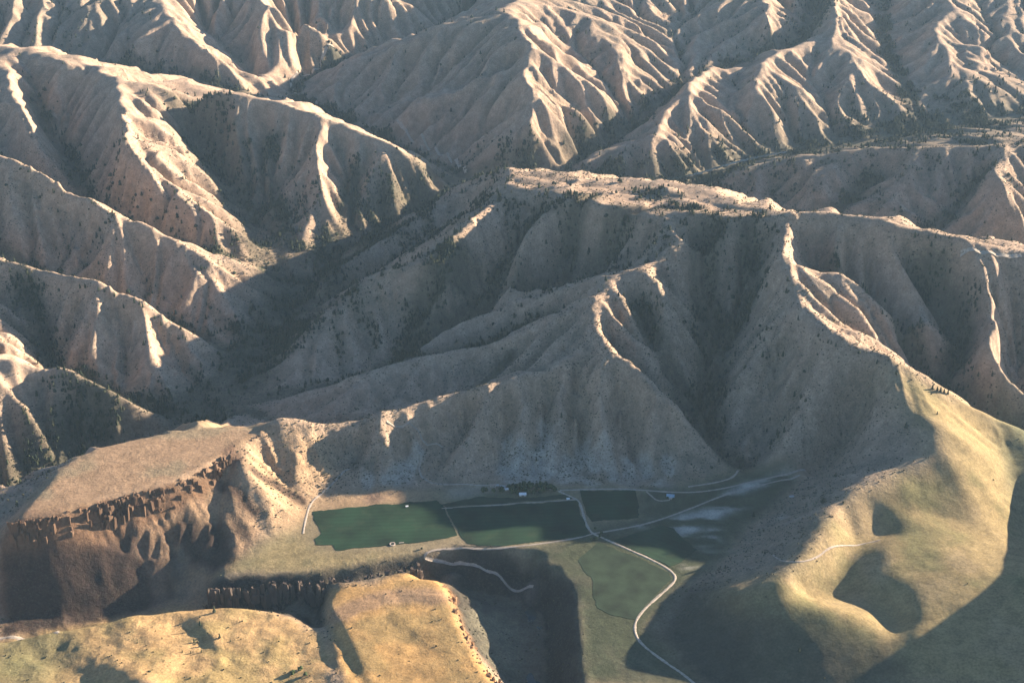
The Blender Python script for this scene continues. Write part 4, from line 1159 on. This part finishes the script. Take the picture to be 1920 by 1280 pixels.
def building(px, py, L, W, H, pitch, rot, wall_m, roof_m, name, label, cat, windows=3, chimney=False, wing=None, group=None, big_door=False):
    p = hit(px, py)[0]
    e = bpy.data.objects.new(name, None); COL.objects.link(e); e.location = (p[0], p[1], surface_z(p[0], p[1]) - .1); e.rotation_euler = (0, 0, rot)
    tag(e, label, cat, group)
    def block(x0, x1, y0, y1, h, along_x):
        v = []; f = []
        rise = (y1 - y0 if along_x else x1 - x0) * .5 * pitch
        box(v, f, x0, x1, y0, y1, -1, h)
        b = len(v)
        if along_x:
            ym = (y0 + y1) / 2
            v += [(x0, y0, h), (x0, y1, h), (x0, ym, h + rise), (x1, y0, h), (x1, y1, h), (x1, ym, h + rise)]
        else:
            xm = (x0 + x1) / 2
            v += [(x0, y0, h), (x1, y0, h), (xm, y0, h + rise), (x0, y1, h), (x1, y1, h), (xm, y1, h + rise)]
        f += [(b, b + 2, b + 1), (b + 3, b + 4, b + 5)]
        part('wall', v, f, wall_m, e)
        v = []; f = []; oh = .7; t = .25
        if along_x:
            drop = oh * pitch
            for s in (-1, 1):
                ya = ym + s * ((y1 - y0) / 2 + oh)
                b = len(v)
                v += [(x0 - oh, ym, h + rise + .05), (x1 + oh, ym, h + rise + .05), (x1 + oh, ya, h - drop + .05), (x0 - oh, ya, h - drop + .05)]
                v += [(q[0], q[1], q[2] + t) for q in v[b:b + 4]]
                f += [tuple(b + i for i in q) for q in ((0, 1, 2, 3), (4, 5, 6, 7), (0, 1, 5, 4), (1, 2, 6, 5), (2, 3, 7, 6), (3, 0, 4, 7))]
        else:
            drop = oh * pitch
            for s in (-1, 1):
                xa = xm + s * ((x1 - x0) / 2 + oh)
                b = len(v)
                v += [(xm, y0 - oh, h + rise + .07), (xm, y1 + oh, h + rise + .07), (xa, y1 + oh, h - drop + .07), (xa, y0 - oh, h - drop + .07)]
                v += [(q[0], q[1], q[2] + t) for q in v[b:b + 4]]
                f += [tuple(b + i for i in q) for q in ((0, 1, 2, 3), (4, 5, 6, 7), (0, 1, 5, 4), (1, 2, 6, 5), (2, 3, 7, 6), (3, 0, 4, 7))]
        return part('roof', v, f, roof_m, e), h + rise
    roof, top = block(-L / 2, L / 2, -W / 2, W / 2, H, True)
    if wing: block(wing[0], wing[1], -W / 2 - wing[2], 0, H, False)
    for i in range(windows):
        x = -L / 2 + L * (i + 1) / (windows + 1); v = []; f = []
        if abs(x) < 1.2 and windows > 1: x += 2.2
        box(v, f, x - .7, x + .7, -W / 2 - .06, -W / 2 + .02, 1.0, 2.2)
        if not wing or not (wing[0] - 1 < x < wing[1] + 1): part('window', v, f, M_GLASS, e)
    v = []; f = []
    dw = 1.8 if big_door else .55
    box(v, f, -dw, dw, -W / 2 - .08, -W / 2 + .02, 0, 2.9 if big_door else 2.1); part('door', v, f, M_DOOR, e)
    if chimney:
        v = []; f = []; box(v, f, L * .2, L * .2 + .8, -.4, .4, H, top + 1.1); part('chimney', v, f, M_STONE, roof)
    return e
building(980, 928, 13, 8, 3.6, .45, .05, M_WALLW, M_ROOFW, 'barn', 'long barn with a bright white metal roof in front of the farm grove', 'barn', 2, big_door=True)
building(1257, 931, 14, 9, 3.2, .5, -.15, M_WALLW, M_ROOFB, 'farmhouse', 'house with a pale blue metal roof standing alone right of the fields', 'house', 3, True, (-2, 6, 4))
building(924, 911, 11, 7, 3, .45, .1, M_WALLW, M_ROOFT, 'farmhouse', 'pale house with a tan roof, leftmost of the buildings by the farm grove', 'house', 3, True)
building(932, 911, 6, 5, 2.6, .45, .1, M_WALLB, M_ROOFG, 'shed', 'small grey-roofed shed right beside the tan-roofed farmhouse', 'shed', 1)
building(943, 914, 9, 7, 3, .5, -.2, M_WALLW, M_ROOFG, 'farmhouse', 'pale house with a light grey roof at the left end of the farm grove', 'house', 2, True)
building(950, 918, 6, 5, 2.6, .4, .3, M_WALLW, M_ROOFW, 'shed', 'little white shed between the grey-roofed house and the farm grove', 'shed', 1)
building(1065, 936, 5, 4, 2.4, .4, .1, M_WALLW, M_ROOFW, 'shed', 'tiny white shed beside the gravel road above the green fields', 'shed', 1)
building(1484, 932, 8, 5, 2.5, .35, .2, M_WALLB, M_ROOFG, 'shed', 'lone grey shed at the foot of the right-hand hill', 'shed', 1)
building(763, 950, 4, 3, 2.2, .4, .3, M_WALLW, M_ROOFW, 'pump_house', 'tiny pale pump house at the back edge of the left field', 'shed', 1)

def ring_pen(px, py, R, label):
    p = hit(px, py)[0]; e = bpy.data.objects.new('stock_pen', None); COL.objects.link(e); e.location = (p[0], p[1], surface_z(p[0], p[1])); tag(e, label, 'stock pen')
    n = 20
    def ring(r0, r1, z0, z1):
        v = []; f = []
        for i in range(n):
            a = 6.2832 * i / n; w = 1 + .06 * random.uniform(-1, 1)
            for r, z in ((r0, z0), (r0, z1), (r1, z1), (r1, z0)): v.append((r * w * math.cos(a), r * w * math.sin(a), z))
        for i in range(n):
            j = (i + 1) % n
            for q in range(4): f.append((i * 4 + q, i * 4 + (q + 1) % 4, j * 4 + (q + 1) % 4, j * 4 + q))
        return v, f
    part('wall', *ring(R * .72, R, -.5, 1.5), M_STONE, e)
    part('bed', *ring(.05, R * .72, .0, .45), mat('pen_soil', (.2, .14, .1)), e)
ring_pen(736, 1020, 5.2, 'round pale stone pen at the front edge of the left field')
v = []; f = []
for k in range(4): box(v, f, k * 2.4, k * 2.4 + 2.0, -.6, .6, -.2, 1.3)
p = hit(748, 1018)[0]; tr = bpy.data.objects.new('feed_trough', None); COL.objects.link(tr); tr.location = (p[0], p[1], surface_z(p[0], p[1])); tr.rotation_euler = (0, 0, .15)
tag(tr, 'row of pale feed troughs right of the round stone pen', 'trough')
for k in range(4):
    v = []; f = []; box(v, f, k * 2.4, k * 2.4 + 2.0, -.7, .7, -.3, 1.1); box(v, f, k * 2.4 + .15, k * 2.4 + 1.85, -.9, .9, .9, 1.2); part('trough', v, f, M_STONE, tr)

# ------------------------------------------------------------------ haze: the evening air between the aircraft and the far ranges
hz = bpy.data.meshes.new('haze'); v = []; f = []
box(v, f, GX0 - 100, GX1 + 100, -300, GY1 + 100, float(TZ.min()) - 1.5, CAM_H + 40)
hz.from_pydata(v, [], f)
hm = bpy.data.materials.new('evening_haze'); hm.use_nodes = True
hn = hm.node_tree.nodes; hl = hm.node_tree.links; hn.clear()
ho = hn.new('ShaderNodeOutputMaterial'); hv = hn.new('ShaderNodeVolumePrincipled')
hv.inputs['Color'].default_value = (.50, .76, 1.0, 1); hv.inputs['Density'].default_value = HAZE_DENSITY; hv.inputs['Anisotropy'].default_value = .1
hl.new(hv.outputs[0], ho.inputs['Volume'])
hz.materials.append(hm)
haze = bpy.data.objects.new('haze', hz); COL.objects.link(haze); haze['kind'] = 'stuff'
